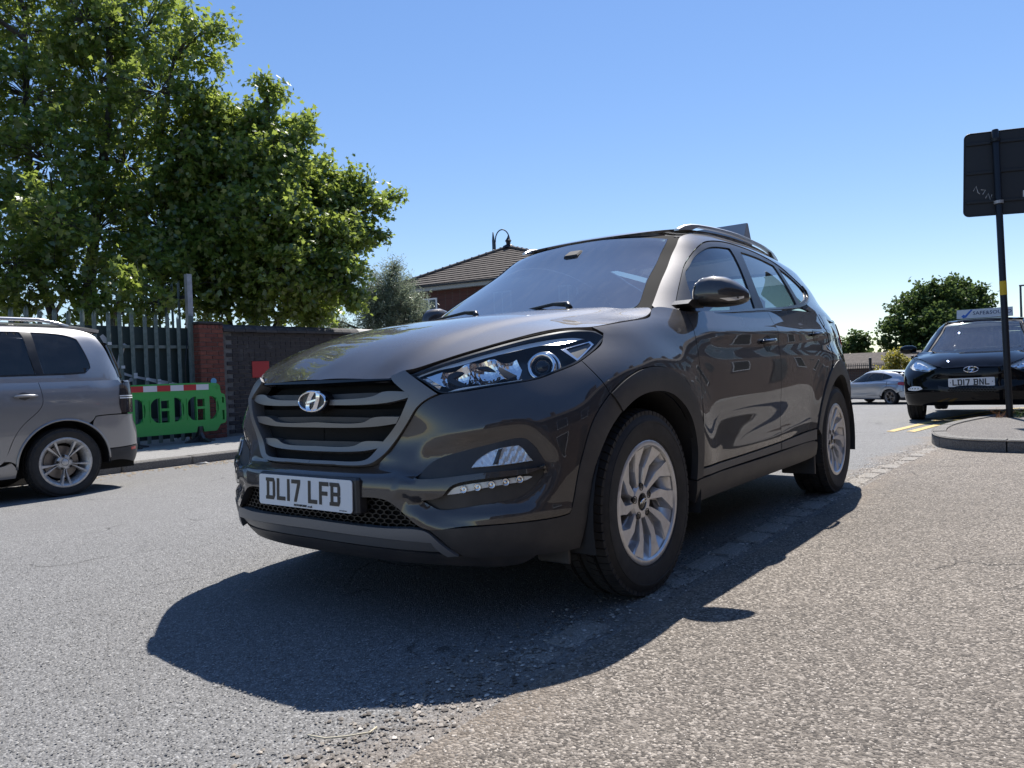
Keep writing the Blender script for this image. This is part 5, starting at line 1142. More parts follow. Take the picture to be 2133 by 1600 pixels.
for s in (1.9, 5.6, 8.6):
    w_ = wbox('window', 'upvc', s, s+.85, 4.05, 5.0, .0, .05); wbox('pane', 'dark_pane', s+.07, s+.39, 4.12, 4.93, .04, .055, w_); wbox('pane', 'dark_pane', s+.46, s+.78, 4.12, 4.93, .04, .055, w_)
# low building, railings beyond the junction
lb = empty('low_building', (-57, -11.5, -1.45)); tag(lb, 'long low building with pitched brown roof beyond the railings', 'building')
b = B(); b.prism([(-3, 1.9), (0, 3.0), (3, 1.9), (2.6, 1.85), (-2.6, 1.85)], -8, 4.5, 'y'); b.done('roof', 'roof_tile', lb); b = B(); b.box((-2.5, -7.8, 0), (2.5, 4.3, 1.87)); b.done('wall', 'house_brick', lb)
rl = empty('railings', (-41, -6.5, float(gz(-41, -6)))); tag(rl, 'black vertical bar railings behind the pale silver hatchback', 'railings'); rl.rotation_euler = (0, 0, math.radians(-37))
bm_ = B(); bm_.box((-.012, -.012, 0), (.012, .012, 1.75)); rme = mesh('railing_bar', bm_.v, bm_.f); rme.materials.append(M('sign_black'))
for i in range(70): link('railing_bar', rme, None, rl, (0, -5+i*.145, 0))
for z in (.2, 1.6): b = B(); b.box((-.02, -5, z), (.02, 5.2, z+.04)); b.done('rail', 'sign_black', rl)
for y in (-3.6, -.7, 2.2, 5.1): b = B(); b.box((-.05, y-.05, 0), (.05, y+.05, 1.9)); b.lathe([(.07, 1.9), (.09, 1.96), (.05, 2.03), (.001, 2.06)], 10, mtx=Matrix.Translation((0, y, 0))); b.done('post', 'sign_black', rl)
# ------------------------------------------------------------------ terraced houses across the near pavement (they show as reflections in the paintwork)
g = N('terrace_brick'); co = g.co(); bt = g.n('TexBrick', {'Scale': 4.4, 'Vector': g.n('Mapping', {'Vector': co, 'Rotation': (math.pi/2, 0, 0)}).outputs[0], 'Color1': (.115, .068, .050, 1), 'Color2': (.085, .052, .040, 1), 'Mortar': (.15, .13, .11, 1), 'Mortar Size': .012}); g.P(Base_Color=bt.outputs[0], Roughness=.9)
t = empty('brick_terrace', (-18, 8.4, 0)); tag(t, 'long brick terrace across the near pavement, seen reflected in the SUV paintwork', 'building'); SX = 5.4
b = B(); b.box((-36, 0, -2.), (34, 5, 5.45)); b.done('wall', 'terrace_brick', t)
b = B(); b.prism([(-.35, 5.3), (2.5, 8.0), (5.35, 5.3)], -36, 34, 'x'); rf = b.done('roof', 'roof_tile', t)
b = B(); b.box((-36, -.45, 5.14), (34, -.34, 5.26)); b.done('gutter', 'sign_black', t)
for i in range(13):
    x0 = 31-i*SX
    b = B(); b.box((x0-.35, 2.1, 7.0), (x0+.35, 2.9, 8.9), .03); b.done('chimney', 'terrace_brick', rf)
    for x, z0, z1, w_ in ((x0-1.2, .8, 2.3, 1.5), (x0-1.2, 3.1, 4.6, 1.3), (x0+1.3, 3.1, 4.6, 1.0)):
        b = B(); b.box((x-w_/2, -.03, z0), (x+w_/2, .02, z1)); wo = b.done('window', 'upvc', t); b = B(); b.box((x-w_/2+.07, -.036, z0+.07), (x+w_/2-.07, -.03, z1-.07)); b.done('pane', 'dark_pane', wo)
    b = B(); b.box((x0+.85, -.02, 0), (x0+1.75, .03, 2.1)); b.done('door', 'sign_black', t)
# ------------------------------------------------------------------ the other vehicles
class Warp:
    """another surface with its points stretched car-wise; keeps normals consistent"""
    def __init__(s, surf, f): s.s, s.f = surf, f
    def ev(s, a, b):
        p, n = s.s.ev(a, b); h = 2e-3; q = s.f(p)
        t1 = np.cross(n, np.where(np.abs(n[:, 2:3]) < .9, [[0, 0, 1.]], [[1., 0, 0]])); t1 /= np.linalg.norm(t1, axis=1)[:, None]; t2 = np.cross(n, t1)
        m_ = np.cross(s.f(p+h*t1)-q, s.f(p+h*t2)-q); m_ /= np.linalg.norm(m_, axis=1)[:, None]+1e-12; return q, m_
def mk(surf, f):
    if isinstance(surf, Top):
        class WT(Warp, Top): pass
        return WT(surf, f)
    return Warp(surf, f)
def lite_car(root, f, pnt, whl, glassm='side_glass', rear_detail=False, hlo=None, tail=None):
    W2, G2, H2, R2 = (mk(q, f) for q in (W_, G_, H_, R_))
    panel('front_wing', W2, HOODL[::-1][0:1]+[(1.359, .99)]+HLO[8:11]+FLINE[1:]+ARI[4:14]+DF[1:]+[(1.93, 1.112)]+HOODL[:-1], pnt, root, sides=2, res=.05, gap=.0015)
    bp = [(0, .845), (.39, .85), (.45, .872)]+[HLO[0]]+HLO[:14:-1]+HLO[14:9:-1]+FLINE[1:3]+ARI[4::-1]+[(1.061, .293), (1.05, .24), (.8, .235), (.4, .24), (0, .245)]
    q = []
    for p in bp:
        if not q or abs(p[0]-q[-1][0])+abs(p[1]-q[-1][1]) > .004: q.append(p)
    panel('front_bumper', W2, q, pnt, root, sides=0, res=.05)
    lam = []
    for sd in (1, -1):
        hl = panel('headlamp', W2, HLO, 'lamp_white', root, sides=sd, off=-.035, thick=0, res=.05, gap=-.004)
        panel('lamp_reflector', W2, inset(crv(HLO), .03)[::3], 'chrome', hl, sides=sd, off=-.025, thick=0, res=.02, geo=True, offf=lambda u, v, X: .01*np.sin(np.abs(u)*40)*np.sin(v*50)+(.9-v)*.12)
        panel('lamp_cover', W2, HLO, 'lens', hl, sides=sd, off=0, thick=.03, res=.05, gap=.001)
    panel('front_door', W2, DF+[(2.55, 1.121)]+DM[::-1]+[(2.45, .43)], pnt, root, sides=2, res=.05); panel('rear_door', W2, DM+[(3.55, 1.172), (4.005, 1.175)]+DR[::-1][1:]+[(3.4, .455)], pnt, root, sides=2, res=.05)
    panel('sill', W2, [(1.908, .385), (1.969, .424), (3.03, .436), (3.66, .455), (3.70, .30), (3.1, .262), (1.93, .261)], pnt, root, sides=2, res=.05, thick=.04)
    panel('rear_quarter', W2, [(4.008, 1.172), (4.02, 1.12), (4.04, 1.04), (4.055, .94), (4.01, .865), (3.92, .80)]+[p for p in RAI if 3.9 < p[0] and p[1] > .55]+[(4.64, .60), (4.85, .66), (4.84, .93), (4.62, .97), (4.58, 1.05), (4.62, 1.118), (4.8, 1.13), (4.8, 1.14), (4.4, 1.155)], pnt, root, sides=2, res=.05)
    panel('rear_door_edge', W2, [(3.66, .463)]+[p for p in RAO if p[1] > .48 and p[0] < 3.93]+[(3.99, .86), (3.95, .80)]+[p for p in RAI if p[1] > .4 and p[0] < 3.93][::-1], pnt, root, sides=2, res=.05)
    panel('tail_lamp', W2, [(4.625, .975), (4.84, .94), (5.05, .96), (5.05, 1.08), (4.85, 1.12), (4.63, 1.125), (4.59, 1.05)], 'lamp_red', root, sides=2, off=.004, res=.04)
    panel('rear_bumper', W2, [(5.72, .36), (4.75, .36), (4.66, .58), (4.86, .65), (5.2, .64), (5.72, .64)], pnt, root, sides=2, res=.05)
    panel('rear_diffuser', W2, [(5.72, .22), (4.75, .22), (4.68, .345), (5.2, .35), (5.72, .35)], 'cladding', root, sides=2, res=.05, off=-.004)
    panel('tailgate', W2, [(5.721, .65), (5.2, .65), (4.87, .665), (4.86, .93), (5.06, .95), (5.06, 1.09), (4.84, 1.13), (4.82, 1.17), (5.72, 1.17)], pnt, root, sides=2, res=.05)
    panel('body_liner', W2, [(0, .27), (.9, .28), (1.02, .30), (1.05, .4)]+arc((1.516, .345), .455, 175, 5, 12)+[(1.98, .285), (3.68, .285)]+arc(RA, .46, 175, 5, 12)+[(4.75, .3), (5.70, .3), (5.70, 1.15), (3.9, 1.12), (2.0, 1.05), (1.75, 1.0), (1.40, .95), (1.2, .86), (.6, .76), (0, .76)], 'void', root, sides=2, off=-.04, thick=0, res=.08)
    panel('bonnet', H2, HP, pnt, root, sides=0, res=.045, thick=.016)
    panel('cowl', G2, [(0, 1.065), (.45, 1.065), (.62, 1.075), (.66, 1.10), (.60, 1.15), (.5, 1.14), (.25, 1.12), (0, 1.115)], 'cladding', root, sides=0, off=-.012, thick=.02, res=.06)
    panel('windscreen', G2, WS, 'dark_windscreen', root, sides=0, off=-.003, thick=.005, res=.05)
    panel('windscreen_seal', G2, [(.52, 1.10), (.572, 1.145), (.614, 1.21), (.670, 1.282), (.745, 1.347), (.84, 1.414), (.95, 1.480), (1.07, 1.538), (1.125, 1.542), (1.02, 1.490), (.91, 1.424), (.80, 1.347), (.708, 1.268), (.652, 1.202), (.61, 1.136), (.60, 1.09)], 'black_trim', root, sides=2, off=-.012, thick=.02, res=.05, gap=0)
    panel('roof_header_seal', G2, [(0, 1.57), (.6, 1.56), (1.06, 1.53), (1.13, 1.545), (1.14, 1.57), (.6, 1.597), (0, 1.605)], 'black_trim', root, sides=0, off=-.012, thick=.02, res=.05, gap=0)
    panel('pillar_and_roof_side', G2, CANT+[(2.9, 1.13), (2.55, 1.16), (2.283, 1.192), (2.071, 1.175), (1.492, 1.136), (1.199, 1.115), (.768, 1.083), (.62, 1.085)], pnt, root, holes=[DLO], sides=2, res=.05)
    for sd in (1, -1):
        panel('window_frame', G2, DLO, 'black_trim', root, holes=[FG, RG, QG], sides=sd, off=-.004, thick=.012, res=.06)
        for nm, q in (('front_side_window', FG), ('rear_side_window', RG), ('quarter_window', QG)): panel(nm, G2, q, glassm, root, sides=sd, off=-.010, thick=.003, res=.06, gap=-.004)
    panel('rear_window', G2, [(3.42, 1.17), (3.30, 1.30), (3.20, 1.43), (3.4, 1.45), (3.7, 1.455), (3.97, 1.455), (3.97, 1.16)], 'privacy_glass', root, sides=2, off=-.003, thick=.004, res=.08)
    panel('tailgate_frame', G2, [(3.40, 1.13), (3.44, 1.165), (3.32, 1.30), (3.22, 1.44), (3.4, 1.46), (3.97, 1.465), (3.97, 1.52), (3.4, 1.52), (3.12, 1.48), (3.24, 1.40), (3.34, 1.28)], pnt, root, sides=2, off=.002, res=.06)
    panel('roof', R2, [(-1.100, 0), (-1.108, .25), (-1.148, .38), (-1.20, .455), (-1.28, .50), (-1.42, .535), (-1.6, .553), (-1.9, .562), (-2.2, .552), (-2.5, .535), (-2.8, .505), (-3.05, .47), (-3.17, .44), (-3.22, .3), (-3.23, 0)], pnt, root, sides=0, res=.06, off=.004)
    return W2, G2, H2, R2
def ff(p): return np.asarray(f_i20(p))
def f_i20(p):
    x, y, z = p[:, 0], p[:, 1], p[:, 2]
    X = np.where(x > 0, x*.91, np.where(x > -2.67, x*(2.57/2.67), -2.57+(x+2.67)*.72)); Zz = np.interp(z, [.15, .55, .86, 1.12, 1.65], [.155, .50, .735, .965, 1.462])
    return np.stack([X, y*.937, Zz], 1)
def f_hatch(p):
    x, y, z = p[:, 0], p[:, 1], p[:, 2]
    X = np.where(x > -2.67, x*(2.73/2.67), -2.73+(x+2.67)*.85); Zz = np.interp(z, [.15, .55, .86, 1.12, 1.65], [.13, .48, .74, .93, 1.43]); return np.stack([X, y*.97, Zz], 1)
IC = empty('parked_car', (-9.66, 1.0, 0)); IC.rotation_euler = (0, 0, math.radians(1.0)); tag(IC, 'black hatchback with number plate LD17 BNL facing the camera behind the sign post', 'car')
W2, G2, H2, R2 = lite_car(IC, f_i20, 'paint_black', None)
wi = make_wheel(IC, .306, .212, .185, 'five', False); wi.location = (0, .745, .306)
for loc, rz in (((0, -.745, .306), math.pi), ((-2.57, .745, .306), 0), ((-2.57, -.745, .306), math.pi)):
    w2 = dup(wi, IC); w2.location = loc; w2.rotation_euler = (0, .5, rz)
panel('upper_grille', W2, [(0, .745), (.25, .75), (.42, .77), (.36, .735), (.25, .715), (0, .71)], 'black_trim', IC, sides=0, off=.003, thick=.01, res=.05)
panel('lower_grille', W2, [(0, .52), (.3, .525), (.42, .55), (.40, .49), (.28, .45), (0, .44)], 'black_trim', IC, sides=0, off=.003, thick=.01, res=.05)
for sd in (1, -1):
    fg = panel('fog_lamp', W2, [(.62, .50), (.66, .535), (.80, .54), (.90, .50), (.88, .475), (.7, .472)], 'lamp_white', IC, sides=sd, off=.004, thick=.01, res=.04)
    for k in range(4):
        p, n = W2.ev(np.array([sd*(.69+k*.05)]), np.array([.505])); q = B(); q.lathe([(.012, 0), (.012, .004), (.008, .001), (.001, .004)], 10, 'x'); l_ = q.done('led', 'chrome', fg, loc=p[0]+n[0]*.004, smooth=True); l_.rotation_euler = Vector(n[0]).to_track_quat('X', 'Z').to_euler()
    b = B(); v = []
    b.lathe([(.001, -.10), (.055, -.09), (.078, -.03), (.075, .05), (.05, .09), (.001, .10)], 16, 'y'); mm = b.done('door_mirror', 'paint_black', IC, smooth=True, loc=(-.62, sd*.93, 1.01)); mm.scale = (.8, 1.15, .85)
    b = B(); b.box((-.66, sd*.78, .945), (-.56, sd*.88, .975), .008); b.done('mirror_arm', 'black_trim', IC)
# grille slots
for r in range(3):
    for c in range(-9, 10):
        s_ = c*.036+(.018 if r % 2 else 0); z_ = .452+r*.026
        if abs(s_) > .27: continue
        p, n = W2.ev(np.array([s_]), np.array([z_])); q = B(); q.box((-.003, -.012, -.006), (.006, .012, .006)); q.done('grille_slot', 'gloss_black', IC, loc=p[0]+n[0]*.004)
e = emblem_mesh(.175, .088, .010, .13).done('emblem', 'chrome', IC, sharp=25); p, n = W2.ev(np.array([0.]), np.array([.815])); e.location = p[0]+n[0]*.006; e.rotation_euler = (0, math.radians(-12), 0)
p, n = W2.ev(np.array([0.]), np.array([.60])); plate(IC, 'LD17 BNL', (float(p[0][0])+.018, 0, float(p[0][2])+.0), (math.radians(1.0), math.radians(-3), 0), screws=True)
b = B(); b.box((-.02, -.25, -.05), (.0, .25, .05)); b.done('plate_mount', 'black_trim', IC, loc=(float(p[0][0])+.012, 0, float(p[0][2])))
b = B(); b.tube([(-.40, .5, .985), (-.45, .2, .995), (-.44, -.25, .99)], [.012, .009, .005], 6); b.done('wiper_arm', 'black_trim', IC, smooth=True)
b = B(); b.box((-.75, -.6, .7), (-1.15, .6, .95), .05); b.done('dashboard', 'interior', IC)
for y in (.33, -.33): b = B(); b.prism([(-1.45, .45), (-1.35, .48), (-1.55, 1.0), (-1.68, 1.0)], y-.22, y+.22, 'y'); b.box((-1.69, y-.11, 1.02), (-1.58, y+.11, 1.2), .03); b.done('seat', 'interior', IC)
b = B(); b.box((-.2, -.68, .2), (-3.1, .68, .5)); b.done('underbody', 'void', IC)
simple('sign_paint', (.72, .73, .74), .5); simple('ink_navy', (.03, .05, .12), .5); simple('ink_blue', (.05, .16, .55), .5)
rs = empty('roof_sign', (-10.9, 1.0, 1.455)); rs.rotation_euler = (0, 0, math.radians(1)); tag(rs, 'white SAFE&SOUND wedge board with blue tick on the black hatchback roof', 'roof sign')
b = B(); b.prism([(.05, 0), (.012, .135), (-.012, .135), (-.05, 0)], -.36, .36, 'y'); bb = b.done('board', 'sign_paint', rs)
sl_ = math.atan2(.135, .16)
me = text_mesh('SAFE&SOUND', .08, .001); me.materials.clear(); tx = link('lettering', me, 'ink_navy', rs, (.033, .10, .07), (math.pi/2-.274, 0, math.pi/2))
b = B(); v = [(0, -.44, .03), (0, -.40, .06), (0, -.37, .045), (0, -.27, .13), (0, -.24, .125), (0, -.355, .012), (0, -.40, .005)]; v = [(.05-.038*z/.135+.003, y*.75+.03, z+.002) for _, y, z in v]; b.add(v, [tuple(range(7))]); b.done('tick', 'ink_blue', rs)
# pale silver hatchback beyond the junction
MC = empty('parked_car', (-33.6, -6.05, float(gz(-33, -5.5)))); MC.rotation_euler = (0, 0, math.radians(237)); tag(MC, 'small pale silver hatchback with yellow rear plate beyond the junction', 'car')
W2, G2, H2, R2 = lite_car(MC, f_hatch, 'paint_pale_silver', None, 'privacy_glass')
wm = make_wheel(MC, .32, .235, .22, 'five', False, alloy='disc'); wm.location = (0, .79, .32)
for loc, rz in (((0, -.79, .32), math.pi), ((-2.73, .79, .32), 0), ((-2.73, -.79, .32), math.pi)):
    w2 = dup(wm, MC); w2.location = loc; w2.rotation_euler = (0, .5, rz)
p, n = W2.ev(np.array([5.70]), np.array([.88])); plate(MC, 'YN16 BND', (float(p[0][0])-.02, 0, float(p[0][2])), (0, math.radians(4), math.pi), face='plate_yellow')
for sd in (1, -1):
    b = B(); b.lathe([(.001, -.10), (.055, -.09), (.078, -.03), (.075, .05), (.05, .09), (.001, .10)], 14, 'y'); mm = b.done('door_mirror', 'paint_pale_silver', MC, smooth=True, loc=(-.62, sd*.97, .98)); mm.scale = (.8, 1.1, .8)
b = B(); b.box((-.2, -.7, .2), (-3.2, .7, .5)); b.done('underbody', 'void', MC)
# ------------------------------------------------------------------ silver people carrier on the far side
def trear(k, dx): return [(-.30, .885*k), (-.50, .87*k), (-.64, .825*k), (-.735+dx, .72*k), (-.79+dx, .5*k), (-.805+dx, .25*k), (-.81+dx, 0)]
def tfront(k, dx): return [(3.56+dx, 0), (3.54+dx, .3), (3.47+dx, .55), (3.34+dx*.6, .72*k), (3.15, .83*k), (2.9, .878*k), (2.4, .888*k), (1.6, .89*k), (.8, .89*k), (.2, .888*k)]
TW = {z: tfront(k, a)+trear(k, b_) for z, k, a, b_ in ((.17, .92, -.12, .10), (.26, .965, -.03, .03), (.38, .985, 0, 0), (.52, .995, .0, .0), (.62, 1.0, -.01, .02), (.68, 1.0, -.02, .055), (.80, 1.0, -.05, .065), (.92, .992, -.16, .075), (1.0, .978, -.35, .085), (1.08, .955, -.6, .10))}
TG = {z: [(f_, 0), (f_-.02, .3), (f_-.09, .5*k+.05), (f_-.22, .68*k), (f_-.45, .79*k), (f_-.9, .845*k), (.9, .855*k), (.2, .855*k), (-.25, .85*k), (-.44, .83*k), (-.56+r_/2, .79*k), (-.66+r_, .68*k), (-.715+r_, .5*k), (-.73+r_, .25*k), (-.735+r_, 0)] for z, k, f_, r_ in ((.94, 1.0, 2.95, .0), (1.04, .985, 2.75, .015), (1.15, .96, 2.52, .04), (1.30, .915, 2.2, .09), (1.42, .865, 1.95, .145), (1.52, .79, 1.72, .21), (1.60, .68, 1.5, .33))}
_zk, _g = wrapgrid(TW, (2.6, 0), (-.3, 0), [2.5, 2.2, 1.8, 1.4, 1., .6, .3, 0., -.2], None); TW_ = Surf(_zk, _g, 4)
_zk, _g = wrapgrid(TG, (1.2, 0), (-.2, 0), [1.1, .8, .5, .2, 0., -.1], None); TG_ = Surf(_zk, _g, 2)
TC = empty('parked_car', (-.48, -6.13, -.105)); tag(TC, 'silver people carrier parked at the far kerb, cut off by the left edge', 'car')
simple('lamp_smoke', (.035, .03, .032), .08, 0., Coat_Weight=1.); PS = 'paint_silver'; TA = (4.14, .31)
TDOOR = [(3.945, 1.06), (3.965, .94), (3.962, .868), (3.925, .803), (3.825, .713), (3.735, .60), (3.68, .47), (3.64, .375), (3.60, .345)]
TAR = arc(TA, .395, 180, 4, 26)
panel('front_door', TW_, [(1.95, .34), (2.75, .34), (2.75, 1.06), (2.35, 1.05), (1.97, 1.0)], PS, TC, sides=2, res=.06)
panel('rear_door', TW_, [(2.756, .34), (3.598, .345)]+TDOOR[::-1]+[(2.756, 1.06)], PS, TC, sides=2, res=.05)
panel('sill', TW_, [(1.95, .335), (3.60, .335), (3.70, .36), (3.745, .30), (3.735, .22), (1.95, .22)], PS, TC, sides=2, res=.06, thick=.04)
panel('rear_quarter', TW_, TDOOR[:8]+[(3.70, .365), (3.75, .32)]+[p for p in TAR if p[0] < 4.372]+[(4.388, .69), (4.415, .727), (4.50, .733), (4.66, .735), (4.665, .86), (4.68, 1.02), (4.66, 1.065)], PS, TC, sides=2, res=.04, gap=.0025)
panel('rear_bumper', TW_, [(4.380, .622)]+[(4.395, .685), (4.42, .722), (4.50, .728), (4.8, .728), (5.64, .72), (5.64, .42), (4.85, .42), (4.66, .412), (4.54, .41)]+[p for p in TAR if p[0] > 4.36 and p[1] < .60][::-1], PS, TC, sides=2, res=.04, gap=.0025)
panel('bumper_lower', TW_, [(4.535, .405), (4.66, .408), (4.85, .415), (5.64, .415), (5.64, .24), (4.85, .25), (4.66, .29), (4.53, .285)], 'cladding', TC, sides=2, off=.003, res=.05)
panel('bumper_reflector', TW_, [(4.76, .402), (4.84, .404), (4.84, .375), (4.765, .372)], 'lamp_red', TC, sides=2, off=.006, res=.04)
panel('tail_lamp', TW_, [(4.665, 1.02), (4.70, 1.035), (4.86, 1.035), (4.86, .74), (4.66, .742), (4.645, .80), (4.645, .90)], 'lamp_smoke', TC, sides=2, off=.006, res=.03)
for z in (.905, .885): panel('lamp_band', TW_, [(4.648, z+.006), (4.85, z+.006), (4.85, z-.004), (4.648, z-.004)], 'lamp_white', TC, sides=2, off=.009, thick=.003, res=.05, gap=0)
panel('tailgate', TW_, [(4.87, .735), (5.645, .73), (5.645, 1.06), (4.70, 1.06), (4.72, 1.04), (4.87, 1.04)], PS, TC, sides=2, res=.06)
panel('front_body', TW_, [(0, .25), (.9, .25), (1.05, .34)]+arc((1.43, .31), .395, 180, 0, 16)+[(1.94, .34), (1.96, 1.0), (1.5, .97), (1.1, .92), (.6, .88), (0, .86)], PS, TC, sides=2, res=.06)
panel('body_liner', TW_, [(0, .3), (.98, .3)]+arc((1.43, .31), .43, 180, 0, 12)+[(1.9, .26), (3.70, .26)]+arc(TA, .43, 180, 0, 14)+[(4.7, .3), (5.64, .3), (5.64, 1.03), (2, 1.0), (1.1, .88), (0, .8)], 'void', TC, sides=2, off=-.04, thick=0, res=.1)
# arch lip: a rolled flange
for sd in (1, -1):
    b = B(); pts = []
    for s_, z_ in arc(TA, .40, 182, 2, 28): p, n = TW_.ev(np.array([s_*sd]), np.array([z_])); pts.append(tuple(p[0]+n[0]*.004))
    b.tube(pts, .011, 6); b.done('arch_lip', PS, TC, smooth=True)
    b = B(); a_ = np.linspace(-.1, math.pi+.1, 18); v = []
    for t in a_:
        for y in (.87, .55): v.append((.40*math.cos(t), sd*y, .31+.40*math.sin(t)))
    b.add(v, [(2*i, 2*i+1, 2*i+3, 2*i+2) for i in range(17)]+[tuple(2*i+1 for i in range(18))]); b.done('wheel_housing', 'interior', TC)
TQ = [(2.870, 1.518), (3.02, 1.512), (3.165, 1.492), (3.245, 1.458), (3.277, 1.375), (3.318, 1.24), (3.322, 1.185), (3.28, 1.145), (3.10, 1.134), (2.915, 1.133), (2.885, 1.32)]
TD = [(2.768, 1.522), (2.785, 1.478), (2.805, 1.328), (2.835, 1.151), (2.835, 1.130), (2.30, 1.118), (2.02, 1.112), (2.05, 1.30), (2.12, 1.515)]
TF = [(2.0, 1.50), (1.9, 1.30), (1.88, 1.115), (1.15, 1.09), (1.05, 1.12), (1.3, 1.30), (1.7, 1.48)]
panel('roof_side', TG_, [(.75, 1.06), (.95, 1.20), (1.15, 1.35), (1.45, 1.47), (1.8, 1.545), (2.2, 1.575), (2.7, 1.578), (3.1, 1.57), (3.35, 1.545), (3.46, 1.49), (3.52, 1.33), (3.58, 1.16), (3.66, 1.02), (3.60, .98), (3.0, 1.045), (2.2, 1.045), (1.2, 1.02)], PS, TC, holes=[TQ, TD, TF], sides=2, res=.05, gap=.003)
for sd in (1, -1):
    for nm, q in (('quarter_window', TQ), ('rear_side_window', TD), ('front_side_window', TF)): panel(nm, TG_, q, 'privacy_glass', TC, sides=sd, off=-.006, thick=.004, res=.06, gap=-.003)
    panel('pillar_trim', TG_, [(2.770, 1.524), (2.868, 1.519), (2.883, 1.32), (2.912, 1.132), (2.84, 1.130), (2.807, 1.328), (2.787, 1.478)], 'black_trim', TC, sides=sd, off=.002, thick=.004, res=.05)
    panel('belt_trim', TG_, strip_on(TG_, [(1.1, 1.09), (2.0, 1.110), (2.84, 1.126), (3.1, 1.130), (3.27, 1.14)], .008), 'black_trim', TC, sides=sd, off=.004, thick=.006, res=.08, gap=0, raw=True)
    b = B(); pts = []
    for t in np.linspace(0, 1, 16):
        s_ = 1.95+1.28*t; p, n = TG_.ev(np.array([s_]), np.array([1.583-.02*max(0, t-.8)])); pts.append((p[0][0], sd*(p[0][1]-.02), p[0][2]+.055*min(1, t*9, (1-t)*5)**.7+.008))
    b.tube(pts, .017, 8); b.done('roof_rail', 'rail_alu', TC, smooth=True)
    h_ = []
    for t in np.linspace(0, 1, 7): p, n = TW_.ev(np.array([sd*(3.735+.185*t)]), np.array([.938])); h_.append(tuple(p[0]+n[0]*(.008+.022*math.sin(math.pi*t)**.5)))
    b = B(); b.tube(h_, [.010, .013, .014, .014, .014, .013, .010], 8); b.done('handle', PS, TC, smooth=True)
    panel('handle_recess', TW_, [(3.77, .96), (3.81, .975), (3.86, .962), (3.865, .92), (3.82, .90), (3.775, .915)], 'cladding_grey', TC, sides=sd, off=.001, thick=.002, res=.04)
panel('rear_window', TG_, [(3.60, 1.09), (3.52, 1.40), (3.7, 1.44), (4.39, 1.45), (4.39, 1.06)], 'privacy_glass', TC, sides=2, off=.003, thick=.004, res=.08)
panel('windscreen', TG_, [(0, 1.02), (.5, 1.02), (.8, 1.10), (1.1, 1.30), (1.5, 1.49), (0, 1.54)], 'privacy_glass', TC, sides=2, off=.002, thick=.004, res=.08)
TR_ = Top([2.2, 1.6, 1.0, .4, 0, -.3, -.6], [0, .3, .5, .62], [[1.48, 1.60, 1.632, 1.64, 1.635, 1.625, 1.58], [1.47, 1.592, 1.624, 1.633, 1.628, 1.617, 1.57], [1.44, 1.57, 1.604, 1.612, 1.607, 1.596, 1.55], [1.41, 1.54, 1.575, 1.583, 1.578, 1.567, 1.52]])
panel('roof', TR_, [(1.75, 0), (1.7, .35), (1.5, .52), (1.0, .60), (.4, .615), (0, .61), (-.3, .59), (-.5, .52), (-.58, .3), (-.6, 0)], PS, TC, sides=0, res=.07, off=.004, thick=.03)
BT = Top([3.5, 3.2, 2.9, 2.6, 2.3], [0, .4, .7, .9], [[.87, .93, .98, 1.02, 1.06], [.86, .92, .97, 1.015, 1.055], [.81, .88, .94, .99, 1.03], [.72, .8, .87, .93, .98]])
panel('bonnet', BT, [(3.35, 0), (3.3, .4), (3.1, .65), (2.7, .74), (2.5, .72), (2.45, 0)], PS, TC, sides=0, res=.08)
wt = make_wheel(TC, .317, .226, .205, 'ten', False, alloy='alloy_worn'); wt.location = (0, .775, .317); wt.rotation_euler = (0, .3, 0)
for loc, rz in (((2.68, .775, .317), 0), ((0, -.775, .317), math.pi), ((2.68, -.775, .317), math.pi)):
    w2 = dup(wt, TC); w2.location = loc; w2.rotation_euler = (0, .9, rz)
b = B(); b.box((3.2, -.7, .2), (-.7, .7, .4)); b.done('underbody', 'void', TC)
# ------------------------------------------------------------------ trees and shrubs
def leafmat(name, c0, c1, c2, trans=.45, gloss=.05):
    g = N(name); r = g.n('NewGeometry').outputs['Random Per Island']; col = g.ramp(r, [(0., c0), (.55, c1), (1., c2)])
    d = g.n('BsdfDiffuse', {'Color': col}); tr = g.n('BsdfTranslucent', {'Color': g.mix(.5, col, tuple(min(1, x*2.2) for x in c2))}); gl = g.n('BsdfGlossy', {'Roughness': .35, 'Color': (1, 1, 1)})
    m1 = g.n('MixShader', {0: trans, 1: d.outputs[0], 2: tr.outputs[0]}); m2 = g.n('MixShader', {0: gloss, 1: m1.outputs[0], 2: gl.outputs[0]}); g.t.links.new(m2.outputs[0], g.out.inputs[0]); g.t.nodes.remove(g.b); return g.m
leafmat('maple_leaf', (.05, .095, .02), (.10, .17, .03), (.25, .30, .055), .48)
leafmat('silver_leaf', (.11, .15, .09), (.19, .235, .15), (.28, .32, .22), .3)
leafmat('dark_leaf', (.028, .055, .016), (.05, .085, .024), (.085, .12, .035), .35, .012)
leafmat('yellow_leaf', (.14, .15, .02), (.24, .22, .03), (.32, .28, .05), .4)
g = N('bark'); g.P(Base_Color=g.ramp(g.noise(9, 6, .65, g.co()), [(.3, (.045, .038, .032)), (.7, (.11, .095, .08))]), Roughness=.9, Normal=g.bump(g.noise(26, 5, .6, g.co()), .6, .02))
